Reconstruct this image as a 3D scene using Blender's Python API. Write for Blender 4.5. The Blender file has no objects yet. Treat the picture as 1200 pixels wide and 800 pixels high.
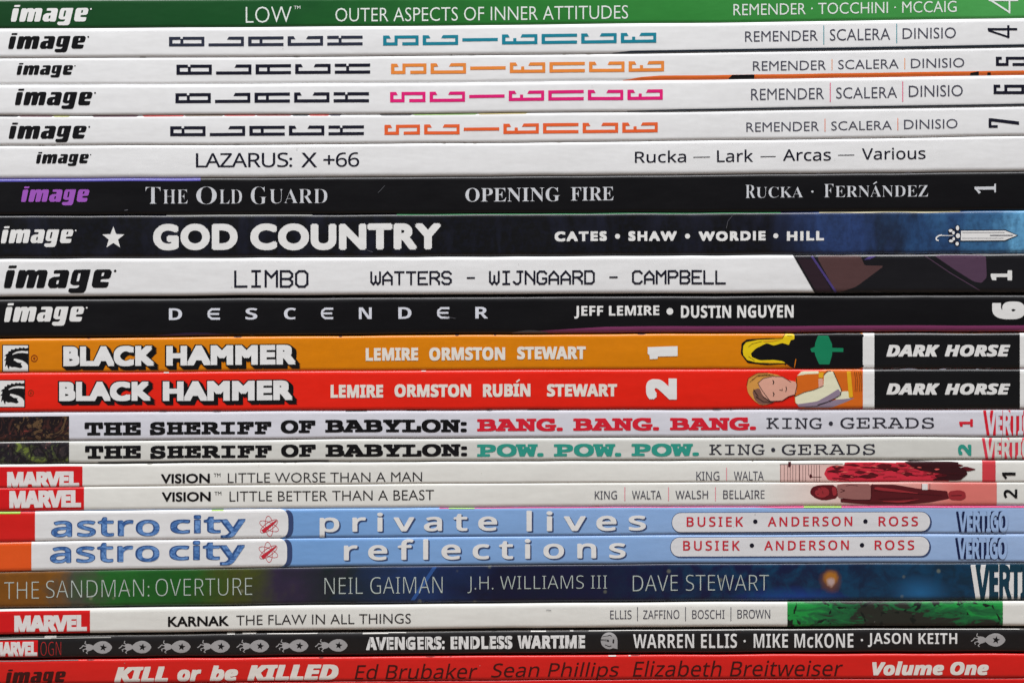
import bpy, math, random
import numpy as np
from mathutils import Vector
from mathutils.geometry import tessellate_polygon

# ------------------------------------------------------------------ camera, light, exposure
S = 0.0002                      # metres per photo pixel on the plane of the spines
ZB = 840                        # photo row of the table top
sc = bpy.context.scene
col = sc.collection
cam_d = bpy.data.cameras.new('camera'); cam = bpy.data.objects.new('camera', cam_d); col.objects.link(cam)
CAMD = 0.62
cam_d.sensor_width = 36; cam_d.lens = 36*CAMD/(1200*S)
cam_d.clip_start = 0.01; cam_d.clip_end = 20
cam.location = (0, -CAMD, (ZB-400)*S); cam.rotation_euler = (math.radians(90), 0, 0)
sc.camera = cam

w = bpy.data.worlds.new('World'); sc.world = w; w.use_nodes = True
bg = w.node_tree.nodes['Background']
bg.inputs[0].default_value = (0.93, 0.96, 1.0, 1); bg.inputs[1].default_value = 0.085

def area(name, loc, target, sx, sy, power, color):
    l = bpy.data.lights.new(name, 'AREA'); l.shape = 'RECTANGLE'; l.size = sx; l.size_y = sy
    l.energy = power; l.color = color
    o = bpy.data.objects.new(name, l); col.objects.link(o); o.location = loc
    o.rotation_euler = (Vector(target)-Vector(loc)).to_track_quat('-Z', 'Y').to_euler()
    return o
area('ceiling_lamp', (-0.05, -0.42, 0.95), (0, 0, 0.06), 0.9, 0.3, 13.9, (0.985, 0.985, 1.0))
area('window_light', (-0.9, -0.9, 0.25), (0, 0, 0.08), 0.5, 0.6, 1.6, (0.9, 0.95, 1.0))

sc.view_settings.view_transform = 'Standard'; sc.view_settings.look = 'None'
sc.view_settings.exposure = 0.0; sc.view_settings.gamma = 1.0
sc.view_settings.use_curve_mapping = False

# ------------------------------------------------------------------ materials
def lin(c):
    c = c/255.0
    return c/12.92 if c <= 0.04045 else ((c+0.055)/1.055)**2.4
def C(r, g, b, k=0.80):
    return tuple(min(0.9, lin(v)/k) for v in (r, g, b))+(1.0,)

MATS = {}
class N:
    """small node helper"""
    def __init__(s, name):
        s.m = bpy.data.materials.new(name); s.m.use_nodes = True
        s.nt = s.m.node_tree; s.p = s.nt.nodes['Principled BSDF']
        s.geo = s.nt.nodes.new('ShaderNodeNewGeometry')
    def new(s, t, **kw):
        n = s.nt.nodes.new(t)
        for k, v in kw.items(): setattr(n, k, v)
        return n
    def link(s, a, b): s.nt.links.new(a, b)
    def pos(s, scale=(1, 1, 1), loc=(0, 0, 0)):
        m = s.new('ShaderNodeMapping'); m.inputs['Scale'].default_value = scale; m.inputs['Location'].default_value = loc
        s.link(s.geo.outputs['Position'], m.inputs['Vector']); return m.outputs[0]
    def noise(s, vec, scale, detail=3, rough=0.5, dist=0.0):
        n = s.new('ShaderNodeTexNoise'); n.inputs['Scale'].default_value = scale
        n.inputs['Detail'].default_value = detail; n.inputs['Roughness'].default_value = rough
        n.inputs['Distortion'].default_value = dist
        s.link(vec, n.inputs['Vector']); return n.outputs[0]
    def ramp(s, fac, stops, mode='LINEAR'):
        n = s.new('ShaderNodeValToRGB'); cr = n.color_ramp; cr.interpolation = mode
        while len(cr.elements) < len(stops): cr.elements.new(0.5)
        for e, (p, c) in zip(cr.elements, stops): e.position = p; e.color = c
        s.link(fac, n.inputs[0]); return n.outputs[0]
    def mix(s, fac, a, b, mode='MIX'):
        n = s.new('ShaderNodeMix', data_type='RGBA', blend_type=mode)
        for i, v in ((0, fac), (6, a), (7, b)):
            if isinstance(v, bpy.types.NodeSocket): s.link(v, n.inputs[i])
            else: n.inputs[i].default_value = v
        return n.outputs[2]
    def math(s, op, a, b=0.0, c=0.0):
        n = s.new('ShaderNodeMath', operation=op)
        for i, v in enumerate((a, b, c)):
            if isinstance(v, bpy.types.NodeSocket): s.link(v, n.inputs[i])
            else: n.inputs[i].default_value = v
        return n.outputs[0]
    def xpix(s, a, b):
        """0..1 along the book between two distances given in fifths of a millimetre"""
        sp = s.new('ShaderNodeSeparateXYZ'); s.link(s.geo.outputs['Position'], sp.inputs[0])
        n = s.new('ShaderNodeMapRange'); n.inputs[1].default_value = (a-600)*S; n.inputs[2].default_value = (b-600)*S
        s.link(sp.outputs[0], n.inputs[0]); return n.outputs[0]
    def finish(s, color, rough=0.34, coat=0.25, mottle=0.05, wear=True, bump=0.18):
        """coated paper: faint mottling, rubbed patches, slight waviness"""
        v = s.pos()
        mo = s.noise(v, 420, 4, 0.6)
        lo_ = s.noise(s.pos((0.6, 1, 1)), 22, 4, 0.6)
        k = s.math('MULTIPLY', s.math('MULTIPLY_ADD', mo, mottle*2, 1-mottle), s.math('MULTIPLY_ADD', lo_, 0.12, 0.95))
        cc = s.new('ShaderNodeVectorMath', operation='SCALE')
        if isinstance(color, bpy.types.NodeSocket): s.link(color, cc.inputs[0])
        else: cc.inputs[0].default_value = color[:3]
        s.link(k, cc.inputs['Scale'])
        out = cc.outputs[0]
        s.link(out, s.p.inputs['Base Color'])
        rn = s.noise(s.pos((1, 1, 3)), 60, 5, 0.65)
        rr = s.math('MULTIPLY_ADD', rn, 0.22, rough-0.11); s.link(rr, s.p.inputs['Roughness'])
        s.p.inputs['Coat Weight'].default_value = coat; s.p.inputs['Coat Roughness'].default_value = 0.22
        s.p.inputs['Specular IOR Level'].default_value = 0.4
        wav = s.noise(s.pos((0.35, 1, 1)), 150, 3, 0.5)
        fine = s.noise(v, 5200, 2, 0.5)
        h = s.math('ADD', s.math('MULTIPLY', wav, 1.0), s.math('MULTIPLY', fine, 0.035))
        b = s.new('ShaderNodeBump'); b.inputs['Strength'].default_value = bump; b.inputs['Distance'].default_value = 0.0012
        s.link(h, b.inputs['Height']); s.link(b.outputs[0], s.p.inputs['Normal'])
        return s.m

def ink(name, r, g, b, rough=0.34, coat=0.25, mottle=0.05, k=0.80):
    key = (name, r, g, b)
    if key not in MATS:
        MATS[key] = N(name).finish(C(r, g, b, k), rough, coat, mottle)
    return MATS[key]

WHITE = ink('white_paper', 224, 221, 226)
WARM = ink('warm_white_paper', 223, 220, 214)
LILAC = ink('pale_lilac_paper', 208, 208, 216)
GREYW = ink('pale_stone_paper', 206, 206, 200)
BLACKC = ink('black_cover', 11, 10, 13, coat=0.12, mottle=0.15)
BLACKI = ink('black_ink', 12, 11, 14, coat=0.12, mottle=0.1)
NAVYI = ink('blue_black_ink', 18, 18, 34)
GREYI = ink('grey_ink', 70, 70, 82)
WHITEI = ink('white_ink', 222, 220, 218)
PAGE = None
def page_mat():
    n = N('paper_pages')
    v = n.noise(n.pos((0.05, 0.05, 1)), 9000, 2, 0.7)
    c = n.ramp(v, [(0.3, (0.45, 0.42, 0.36, 1)), (0.7, (0.78, 0.75, 0.69, 1))])
    n.link(c, n.p.inputs['Base Color']); n.p.inputs['Roughness'].default_value = 0.8
    return n.m
PAGE = page_mat()

# ------------------------------------------------------------------ book shapes
X0, X1 = -46, 1254
XS = [0, 300, 600, 900, 1200]
class Edge:
    n = 0
    def __init__(s, ys):
        s.a, s.b, s.c = (float(v) for v in np.polyfit(XS, ys, 2))
        Edge.n += 1; r = random.Random(Edge.n)
        s.w = [(r.uniform(0.06, 0.13), 2*math.pi/r.uniform(70, 420), r.uniform(0, 6)) for _ in range(4)]
    def __call__(s, x):      # paper edges are never quite straight
        return (s.a*x+s.b)*x+s.c+sum(a*math.sin(f*x+p) for a, f, p in s.w)
EDGES = [Edge(e) for e in [
 (-1.0, -2.5, -5, -8.5, -13),
 (33.5, 31.8, 29.2, 25.8, 21.2),
 (67.8, 66.8, 64.0, 60.2, 55.0),
 (99.5, 98.4, 96.0, 92.5, 88.0),
 (135.2, 134.6, 132.3, 128.5, 123.8),
 (170.5, 169.6, 166.8, 163.3, 159.2),
 (209.2, 208.6, 206.2, 203.4, 201.0),
 (252.2, 251.5, 250.2, 248.2, 246.5),
 (302.8, 302.0, 300.3, 298.2, 296.8),
 (348.8, 347.2, 345.6, 344.4, 343.6),
 (396.3, 393.4, 391.3, 389.7, 389.0),
 (437.0, 434.8, 433.4, 432.3, 432.0),
 (482.6, 480.9, 479.8, 479.1, 479.0),
 (517.0, 514.5, 512.7, 511.7, 511.3),
 (543.2, 541.3, 539.7, 538.8, 538.5),
 (571.5, 567.8, 566.0, 565.0, 564.5),
 (599.2, 596.0, 594.0, 592.8, 592.2),
 (634.6, 631.0, 627.8, 625.8, 625.0),
 (669.5, 664.6, 661.2, 659.6, 658.9),
 (712.8, 708.5, 705.7, 703.9, 702.8),
 (743.8, 739.6, 736.3, 734.4, 733.6),
 (772.2, 769.0, 766.6, 765.0, 764.2),
 (801.5, 798.4, 796.0, 794.6, 794.0),
 (840, 840, 840, 840, 840)]]

WAITING = []     # linked at the end, so that each line of type is measured quickly
def obj(name, verts, faces, mat, parent, smooth=False):
    me = bpy.data.meshes.new(name); me.from_pydata(verts, [], faces); me.update()
    if smooth:
        for p in me.polygons: p.use_smooth = True
    me.materials.append(mat)
    o = bpy.data.objects.new(name, me); WAITING.append(o)
    if parent: o.parent = parent
    return o

GAP = {7: .4, 8: .5, 9: 1.3, 10: 0.9, 13: .5, 14: .7, 19: 1.0, 20: .9, 21: 1.2}   # pinched spine edges leave a dark groove
BOOKS = {}
SOFT = 0.5
class Book:
    def __init__(s, i, mat, label, rt=2.2, rb=2.2, out=0.0, ends=(X0, X1), depth=0.168):
        s.i = i; s.top = EDGES[i]; s.bot = EDGES[i+1]; s.rt = rt*1.9; s.rb = rb*1.9; s.out = out; s.mat = mat
        s.x0, s.x1 = ends; s.used = {}; s.gt = GAP.get(i, 0.2); s.gb = GAP.get(i+1, 0.2)
        s.org = Vector(((s.x0+s.x1)/2*S-600*S, depth/2-out, (ZB-s.bot(600))*S))
        e = bpy.data.objects.new('comic_book', None); e.empty_display_size = 0.01; WAITING.append(e)
        e.location = s.org; e['label'] = label; e['category'] = 'comic book'; e['group'] = 'comic books in one stack'
        s.root = e; s.depth = depth; BOOKS[i] = s
        # cover: closed C-shaped sheet, 0.3 mm thick, wrapped round the page block
        t = 0.0003
        nx = 44; vs = []; fs = []
        for a in range(nx+1):
            x = s.x0+(s.x1-s.x0)*a/nx
            prof = s.profile(x)
            zt = s.wz(s.top(x)+s.gt); zb = s.wz(s.bot(x)-s.gb)
            outer = prof
            inner = []
            for (y, z) in prof:
                yy = max(y, -s.out+t); zz = min(max(z, zb+t), zt-t)
                if y > 0.005: zz = z-t if z > (zt+zb)/2 else z+t
                inner.append((yy, zz))
            ring = outer+inner[::-1]
            n = len(ring)
            for (y, z) in ring: vs.append(s.loc(x, y, z))
            if a:
                b0 = (a-1)*n; b1 = a*n
                for k in range(n):
                    k2 = (k+1) % n
                    fs.append((b0+k, b0+k2, b1+k2, b1+k))
        m = n//2
        for base in (0, nx*n):
            for k in range(m-1):
                q = (base+k, base+k+1, base+n-2-k, base+n-1-k)
                fs.append(q if base else q[::-1])
        s.cover = obj('cover', vs, fs, mat, s.root, smooth=True)
        s.cover.data.set_sharp_from_angle(angle=math.radians(40)) if hasattr(s.cover.data, 'set_sharp_from_angle') else None
        # page block
        vs = []; fs = []
        nx = 16
        for a in range(nx+1):
            x = s.x0+2+(s.x1-s.x0-4)*a/nx
            zt = s.wz(s.top(x)+s.gt)-t-0.00004; zb = s.wz(s.bot(x)-s.gb)+t+0.00004
            for (y, z) in ((-s.out+t+0.0001, zb), (depth-0.0006, zb), (depth-0.0006, zt), (-s.out+t+0.0001, zt)):
                vs.append(s.loc(x, y, z))
            if a:
                b = (a-1)*4
                for k in range(4):
                    fs.append((b+k, b+(k+1) % 4, b+4+(k+1) % 4, b+4+k))
        fs.append((3, 2, 1, 0)); fs.append(tuple(nx*4+k for k in range(4)))
        obj('page_block', vs, fs, PAGE, s.root)
    def wz(s, py): return (ZB-py)*S
    def loc(s, px, y, z): return ((px-600)*S-s.org.x, y-s.org.y, z-s.org.z)
    def profile(s, x, n=10):
        zt = s.wz(s.top(x)+s.gt); zb = s.wz(s.bot(x)-s.gb); rt = s.rt*S; rb = s.rb*S
        z1 = s.wz(s.top(x)+0.1); z0 = s.wz(s.bot(x)-0.1)
        P = [(s.depth, z1), (0.03, z1), (0.014, z1), (0.004, zt)]
        for k in range(n+1):
            a = math.pi/2*k/n
            P.append((-s.out+(rt-rt*math.sin(a))*SOFT, zt-rt+rt*math.cos(a)))
        for k in range(n+1):
            a = math.pi/2*k/n
            P.append((-s.out+(rb-rb*math.cos(a))*SOFT, zb+rb-rb*math.sin(a)))
        P += [(0.004, zb), (0.014, z0), (0.03, z0), (s.depth, z0)]
        return P
    def dep(s, x, py):
        """how far the surface has rounded back at this row"""
        a = py-(s.top(x)+s.gt); b = (s.bot(x)-s.gb)-py
        d = 0
        if a < s.rt: a = max(a, 0); d = s.rt-math.sqrt(max(0, s.rt**2-(s.rt-a)**2))
        if b < s.rb: b = max(b, 0); d = max(d, s.rb-math.sqrt(max(0, s.rb**2-(s.rb-b)**2)))
        return d*S*SOFT
    def surf(s, px, py, off):
        py = min(max(py, s.top(px)+s.gt+0.05), s.bot(px)-s.gb-0.05)
        return s.loc(px, -s.out+s.dep(px, py)-off, s.wz(py))
    def slope(s, px, py, xc):
        """how much a printed line drifts between xc and px"""
        f = (py-s.top(xc))/(s.bot(xc)-s.top(xc))
        return (s.top(px)-s.top(xc))*(1-f)+(s.bot(px)-s.bot(xc))*f

def mchr(c, f):
    up = {'sb': 0x1D400, 'b': 0x1D5D4, 'bi': 0x1D63C, 'm': 0x1D670, 's': 0x1D5A0}.get(f)
    dg = {'sb': 0x1D7CE, 'b': 0x1D7EC, 'bi': 0x1D7EC, 'm': 0x1D7F6, 's': 0x1D7E2}.get(f)
    if up is None: return c
    if 'A' <= c <= 'Z': return chr(up+ord(c)-65)
    if 'a' <= c <= 'z': return chr(up+26+ord(c)-97)
    if '0' <= c <= '9': return chr(dg+ord(c)-48)
    return c
_tc = {}
def glyphs(txt, font, off, sp, square=True):
    """flat outlines of a line of type; heavier weights are built from shifted copies"""
    key = (txt, font, off, sp, square)
    if key in _tc: return _tc[key]
    cu = bpy.data.curves.new('lettering', 'FONT'); cu.body = ''.join(mchr(c, font) for c in txt)
    cu.offset = min(off, 0.0); cu.space_character = sp; cu.resolution_u = 5 if off >= 0.05 else 3; cu.fill_mode = 'FRONT'
    o = bpy.data.objects.new('lettering', cu); col.objects.link(o)
    dg = bpy.context.evaluated_depsgraph_get(); oe = o.evaluated_get(dg); me = oe.to_mesh()
    V = np.array([v.co[:2] for v in me.vertices]); F = [tuple(p.vertices) for p in me.polygons]
    oe.to_mesh_clear(); bpy.data.objects.remove(o); bpy.data.curves.remove(cu)
    out = [(V, F)]
    if off > 0:
        if off < 0.03 or not square:
            for r in ([off] if off < 0.05 else [off, off*0.5]):
                for k in range(8):
                    a = math.pi/4*k+math.pi/8; out.append((V+np.array([math.cos(a)*r, math.sin(a)*r]), F))
        else:               # square pen keeps corners crisp
            for u in (-1, 0, 1):
                for v in (-1, 0, 1):
                    if u or v: out.append((V+np.array([u*off, v*off]), F))
            if 0.04 <= off < 0.075:
                for u in (-1, 1):
                    for v in (-1, 1): out.append((V+np.array([u*off*0.5, v*off*0.5]), F))
    _tc[key] = out; return out

class Print:
    """flat print lying on one spine; everything added becomes one mesh"""
    def __init__(s, book, name, mat, layer=1):
        s.b = book; s.name = name; s.mat = mat; s.off = 0.00002+0.000034*layer; s.v = []; s.f = []; s.pieces = []; s.layer = layer
    def step(s):
        k = s.b.used.get(s.layer, 0); s.b.used[s.layer] = k+1
        return k*2e-7
    def add(s, pts, faces, xc=None):
        """pts in photo pixels; rows are those at xc and drift with the spine"""
        base = len(s.v); f0 = len(s.f); off = s.off+s.step()
        P = [(px, py+(s.b.slope(px, py, xc) if xc is not None else 0)) for px, py in pts]
        rt, rb = s.b.rt+0.6, s.b.rb+0.6
        zone = [(py-s.b.top(px) < rt) or (s.b.bot(px)-py < rb) for px, py in P]
        out = []
        if any(zone):       # cut finely where the print bends round the edge of the spine
            todo = [tuple(f) for f in faces]
            while todo:
                f = todo.pop()
                if len(f) > 3: todo += [(f[0], f[i], f[i+1]) for i in range(1, len(f)-1)]; continue
                if not any(zone[i] for i in f): out.append(f); continue
                L = [(abs(P[f[i]][1]-P[f[(i+1) % 3]][1])+0.25*abs(P[f[i]][0]-P[f[(i+1) % 3]][0]), i) for i in range(3)]
                m, i = max(L)
                if m < 1.7: out.append(f); continue
                a, b, c = f[i], f[(i+1) % 3], f[(i+2) % 3]
                q = ((P[a][0]+P[b][0])/2, (P[a][1]+P[b][1])/2); P.append(q)
                zone.append((q[1]-s.b.top(q[0]) < rt) or (s.b.bot(q[0])-q[1] < rb))
                n = len(P)-1; todo += [(a, n, c), (n, b, c)]
        else: out = faces
        s.v += [s.b.surf(px, py, off) for px, py in P]
        s.f += [tuple(base+i for i in f) for f in out]
        s.pieces.append((base, len(s.v), f0, len(s.f)))
        return s
    def text(s, txt, box, font='g', off=0.0, sp=1.0, shear=0.0, rot=False, dx=0, dy=0, square=True):
        G = glyphs(txt, font, off, sp, square)
        G = [(np.column_stack((V[:, 0]+V[:, 1]*shear, V[:, 1])), F) for V, F in G]
        lo = np.min([V.min(0) for V, F in G], axis=0); hi = np.max([V.max(0) for V, F in G], axis=0)
        x0, x1, yt, yb = box
        for V, F in G:
            U = (V-lo)/(hi-lo)
            if rot: px = x0+(1-U[:, 1])*(x1-x0); py = yb-U[:, 0]*(yb-yt)
            else: px = x0+U[:, 0]*(x1-x0); py = yb-U[:, 1]*(yb-yt)
            s.add([(a+dx, b+dy) for a, b in zip(px, py)], F, (x0+x1)/2+dx)
        return s
    def poly(s, *loops, xc=None, cut=0.0):
        loops = [list(l) for l in loops]
        if cut:
            L2 = []
            for l in loops:
                q = []
                for i in range(len(l)):
                    a = l[i]; b = l[(i+1) % len(l)]
                    q += [(a[0]+(b[0]-a[0])*cut, a[1]+(b[1]-a[1])*cut), (b[0]-(b[0]-a[0])*cut, b[1]-(b[1]-a[1])*cut)]
                L2.append(q)
            loops = L2
        pts = [p for l in loops for p in l]
        tris = tessellate_polygon([[Vector((p[0], -p[1], 0)) for p in l] for l in loops])
        out = []
        for t in tris:
            a, b, c = (Vector((pts[i][0], -pts[i][1])) for i in t)
            cr = (b-a).cross(c-a)
            out.append(t if cr > 0 else t[::-1])
        return s.add(pts, out, xc)
    def line(s, pts, th, xc=None, ext=0.0):
        for a, b in zip(pts[:-1], pts[1:]):
            d = Vector(b)-Vector(a); L = d.length
            if L < 1e-6: continue
            d /= L; n = Vector((-d.y, d.x))*th/2; e = d*ext
            A = Vector(a)-e; B = Vector(b)+e
            s.poly([tuple(A+n), tuple(B+n), tuple(B-n), tuple(A-n)], xc=xc)
        return s
    def disc(s, x, y, r, ry=None, n=14, xc=None):
        ry = ry or r
        return s.poly([(x+r*math.cos(2*math.pi*k/n), y+ry*math.sin(2*math.pi*k/n)) for k in range(n)], xc=xc)
    def band(s, x0, x1, ya=None, yb=None, top=None, bottom=None, nx=24, both=False):
        """patch following the rounded spine: rows by fraction or by height from an edge"""
        vs = []; nz = 14
        def dens(t): return t
        off = s.off+s.step(); base = len(s.v); f0 = len(s.f)
        for a in range(nx+1):
            x = x0+(x1-x0)*a/nx
            T = s.b.top(x)+s.b.gt+0.02; B = s.b.bot(x)-s.b.gb-0.02
            lo, hi = T, B
            if top is not None: hi = T+(top(x) if callable(top) else top)
            if bottom is not None: lo = B-(bottom(x) if callable(bottom) else bottom)
            if ya is not None: lo = ya+s.b.slope(x, ya, (x0+x1)/2)
            if yb is not None: hi = yb+s.b.slope(x, yb, (x0+x1)/2)
            lo = max(lo, T); hi = min(hi, B)
            for k in range(nz+1):
                u = 0.5-0.5*math.cos(math.pi*k/nz)      # rows gather near the rounded edges
                y = lo+(hi-lo)*u
                s.v.append(s.b.surf(x, y, off))
        for a in range(nx):
            for k in range(nz):
                i = base+a*(nz+1)+k; j = i+nz+1
                s.f.append((i, i+1, j+1, j))
        s.pieces.append((base, len(s.v), f0, len(s.f)))
        return s
    def done(s, label=None):
        if s.name in ('edge_wear_and_highlight', 'cover_art_and_reflection_edge'):     # flecks that lie apart are parts of their own
            for a, c, f0, f1 in s.pieces:
                o = obj(s.name, s.v[a:c], [tuple(i-a for i in f) for f in s.f[f0:f1]], s.mat, s.b.root)
            return o
        o = obj(s.name, s.v, s.f, s.mat, s.b.root)
        if label: o['label'] = label
        return o

# ------------------------------------------------------------------ drawn letter shapes
IMG = [  # slanted heavy lower-case wordmark, drawn on a 1020 x 257 field (x 35..1055, y 90..347)
 ([(35,300),(107,300),(148,133),(66,133)],),
 ([(86,91),(162,90),(156,115),(80,115)],),
 ([(143,300),(180,133),(240,133),(243,145),(264,132),(325,131),(340,147),(364,131),(438,131),(452,150),(418,300),(340,300),(368,178),(354,178),(320,300),(245,300),(273,178),(259,178),(222,300)],),
 ([(512,132),(636,131),(656,152),(622,300),(552,300),(545,290),(526,300),(472,300),(450,272),(464,218),(500,196),(562,192),(567,164),(505,164)], [(536,226),(558,224),(549,262),(528,264)]),
 ([(702,131),(855,130),(850,155),(808,322),(785,346),(665,347),(642,330),(652,302),(724,302),(744,288),(748,273),(692,275),(660,256),(682,158)], [(738,162),(762,162),(744,238),(720,240)]),
 ([(908,131),(1035,130),(1054,152),(1038,205),(1022,217),(952,220),(944,244),(1027,248),(1015,288),(996,300),(880,300),(862,276),(886,152)], [(962,158),(984,158),(975,192),(952,192)]),
]
def image_logo(b, box, mat, dot=True, layer=1):
    p = Print(b, 'publisher_logo', mat, layer); x0, x1, yt, yb = box; xc = (x0+x1)/2
    f = lambda q: (x0+(q[0]-35)/1020*(x1-x0), yt+(q[1]-90)/257*(yb-yt))
    for loops in IMG: p.poly(*[[f(q) for q in l] for l in loops], xc=xc, cut=0.12)
    if dot: 
        k = (x1-x0)/1020; c = f((1084, 144)); p.disc(c[0], c[1], 12*k, 12*k, 8, xc=xc)
    return p.done()

# block letters lying on their side, cell 41.5 x 11 (boxes x0,x1,y0,y1 plus slanted pieces)
T_ = 3.4
SIDE = {
 'B': [(0,4,0,11),(38,41.5,0,11),(0,13.4,0,T_),(16.2,41.5,0,T_),(0,41.5,7.6,11),(13.4,16.8,2.2,8.5)],
 'L': [(0,41.5,7.6,11),(38,41.5,0,11),(22.5,41.5,0,T_)],
 'A': [(0,4,0,11),(0,41.5,0,T_),(0,41.5,7.6,11),(13.4,16.8,0,11)],
 'C': [(0,4,0,11),(0,41.5,7.6,11),(38,41.5,0,11),(0,8,0,T_),(22.5,41.5,0,T_)],
 'K': [(0,13.6,0,T_),(16.2,41.5,0,T_),(0,41.5,7.6,11),(13.4,16.8,2.4,8.8)],
 'S': [(0,4,0,11),(0,8,0,T_),(0,17,7.6,11),(13.4,17,0,11),(13.4,41.5,0,T_),(38,41.5,0,11),(22.5,41.5,7.6,11)],
 'I': [(0,41.5,3.8,7.2)],
 'E': [(0,4,0,11),(0,41.5,7.6,11),(38,41.5,0,11),(0,8,0,T_),(22.5,41.5,0,T_),(13.2,16.8,4.2,8.5)],
 'N': [(0,4,0,11),(0,41.5,0,T_),(0,41.5,7.6,11)],
 '6': [(0,4,0,11),(0,9,0,T_),(0,41.5,7.6,11),(14.5,18.5,0,11),(14.5,41.5,0,T_),(37.5,41.5,0,11)],
}
SLANT = {'L': 22.5, 'C': 22.5, 'E': 22.5}
def sideways(b, name, word, x0, x1, yt, yb, mat, pitch=46.4):
    p = Print(b, name, mat); n = len(word); W = pitch*(n-1)+41.5; xc = (x0+x1)/2
    kx = (x1-x0)/W; ky = (yb-yt)/11
    for i, ch in enumerate(word):
        for (a, c, d, e) in SIDE[ch]:
            q = [(a, d), (c, d), (c, e), (a, e)]
            if ch in SLANT and a == SLANT[ch]: q = [(a+1.2, d), (c, d), (c, e), (a-0.8, e)]
            if ch in 'CES' and c == 8: q = [(a, d), (7, d), (9, e), (a, e)]
            p.poly([(x0+(i*pitch+u)*kx, yt+v*ky) for u, v in q], xc=xc)
    return p.done()

OCR = {
 'L': [[(0,6),(0,0),(4,0)]], 'I': [[(.6,6),(3.4,6)],[(2,6),(2,0)],[(.6,0),(3.4,0)]],
 'M': [[(0,0),(0,6),(2,3.6),(4,6),(4,0)]], 'O': [[(1,0),(0,1),(0,5),(1,6),(3,6),(4,5),(4,1),(3,0),(1,0)]],
 'B': [[(0,0),(0,6),(3,6),(4,5),(4,4),(3,3),(0,3)],[(3,3),(4,2),(4,1),(3,0),(0,0)]],
 'W': [[(0,6),(0,1.2),(1,0),(2,1.4),(3,0),(4,1.2),(4,6)],[(2,1.4),(2,4)]],
 'A': [[(0,0),(0,3.6),(2,6),(4,3.6),(4,0)],[(0,2),(4,2)]], 'T': [[(0,6),(4,6)],[(2,6),(2,0)]],
 'E': [[(4,6),(0,6),(0,0),(4,0)],[(0,3),(3,3)]],
 'R': [[(0,0),(0,6),(3,6),(4,5),(4,4),(3,3),(0,3)],[(2,3),(4,1),(4,0)]],
 'S': [[(4,5),(3,6),(1,6),(0,5),(0,4),(1,3),(3,3),(4,2),(4,1),(3,0),(1,0),(0,1)]],
 'J': [[(3,6),(3,1),(2,0),(1,0),(0,1)],[(1.6,6),(4,6)]], 'N': [[(0,0),(0,6),(4,1),(4,0)],[(4,0),(4,6)]],
 'G': [[(4,5),(3,6),(1,6),(0,5),(0,1),(1,0),(3,0),(4,1),(4,2.6),(2.4,2.6)]],
 'D': [[(0,0),(0,6),(3,6),(4,5),(4,1),(3,0),(0,0)]], 'C': [[(4,5),(3,6),(1,6),(0,5),(0,1),(1,0),(3,0),(4,1)]],
 'P': [[(0,0),(0,6),(3,6),(4,5),(4,4),(3,3),(0,3)]],
}
def ocr(p, word, box, th=1.7):
    x0, x1, yt, yb = box; n = len(word); W = n*5.4-1.4; xc = (x0+x1)/2
    x0 += th/2; x1 -= th/2; yt += th/2; yb -= th/2
    for i, ch in enumerate(word):
        for st in OCR[ch]:
            p.line([(x0+(i*5.4+a)/W*(x1-x0), yb-c/6*(yb-yt)) for a, c in st], th, xc=xc, ext=th*0.42)

def words(b, name, mat, items, font='g', layer=1, **kw):
    p = Print(b, name, mat, layer)
    for txt, box in items: p.text(txt, box, font, **kw)
    return p
def star(cx, cy, r, ri=None, rot=-90, n=5, ky=1.0):
    ri = ri or r*0.42
    return [(cx+(r if k % 2 == 0 else ri)*math.cos(math.radians(rot+k*180/n)), cy+ky*(r if k % 2 == 0 else ri)*math.sin(math.radians(rot+k*180/n))) for k in range(2*n)]
def chips(b, x0, x1, side, n, mat, seed, lmin=3, lmax=16, h=0.9, name='edge_wear_and_highlight'):
    """rubbed-through paper along one edge of the spine"""
    rnd = random.Random(seed); p = Print(b, name, mat, 3)
    for _ in range(n):
        a = rnd.uniform(x0, x1); L = rnd.uniform(lmin, lmax); hh = h*rnd.uniform(0.5, 1.3)
        tri = lambda x, a=a, L=L, hh=hh: hh*max(0.12, math.sin(math.pi*min(1, max(0, (x-a)/L)))**0.5)
        if side == 'top': p.band(a, a+L, top=tri, nx=6)
        else: p.band(a, a+L, bottom=tri, nx=6)
    return p.done()
def ctext(b, box, face, back, dx=-2.2, dy=0.0):
    """condensed capitals seen mostly by the offset colour behind them"""
    q = Print(b, 'publisher_logo', back, 2)
    q.text('VERTIGO', box, 'b', off=0.02, sp=0.84, dx=dx*0.6, dy=dy).text('VERTIGO', box, 'b', off=0.02, sp=0.84, dx=dx*1.4, dy=dy).done()
    p = Print(b, 'publisher_logo', face, 3)
    p.text('VERTIGO', box, 'b', off=0.02, sp=0.84).done()

# ------------------------------------------------------------------ surface under the stack
def table():
    n = N('painted_table')
    v = n.noise(n.pos((1, 6, 1)), 14, 6, 0.6)
    c = n.ramp(v, [(0.3, (0.10, 0.065, 0.04, 1)), (0.7, (0.19, 0.125, 0.08, 1))])
    n.link(c, n.p.inputs['Base Color']); n.p.inputs['Roughness'].default_value = 0.45
    W, D0, D1, h = 0.55, -0.28, 0.5, 0.03
    vs = [(-W, D0, 0), (W, D0, 0), (W, D1, 0), (-W, D1, 0), (-W, D0, -h), (W, D0, -h), (W, D1, -h), (-W, D1, -h)]
    o = obj('table_top', vs, [(0, 1, 2, 3), (7, 6, 5, 4), (0, 4, 5, 1), (1, 5, 6, 2), (2, 6, 7, 3), (3, 7, 4, 0)], n.m, None)
    o['kind'] = 'structure'
table()

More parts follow.
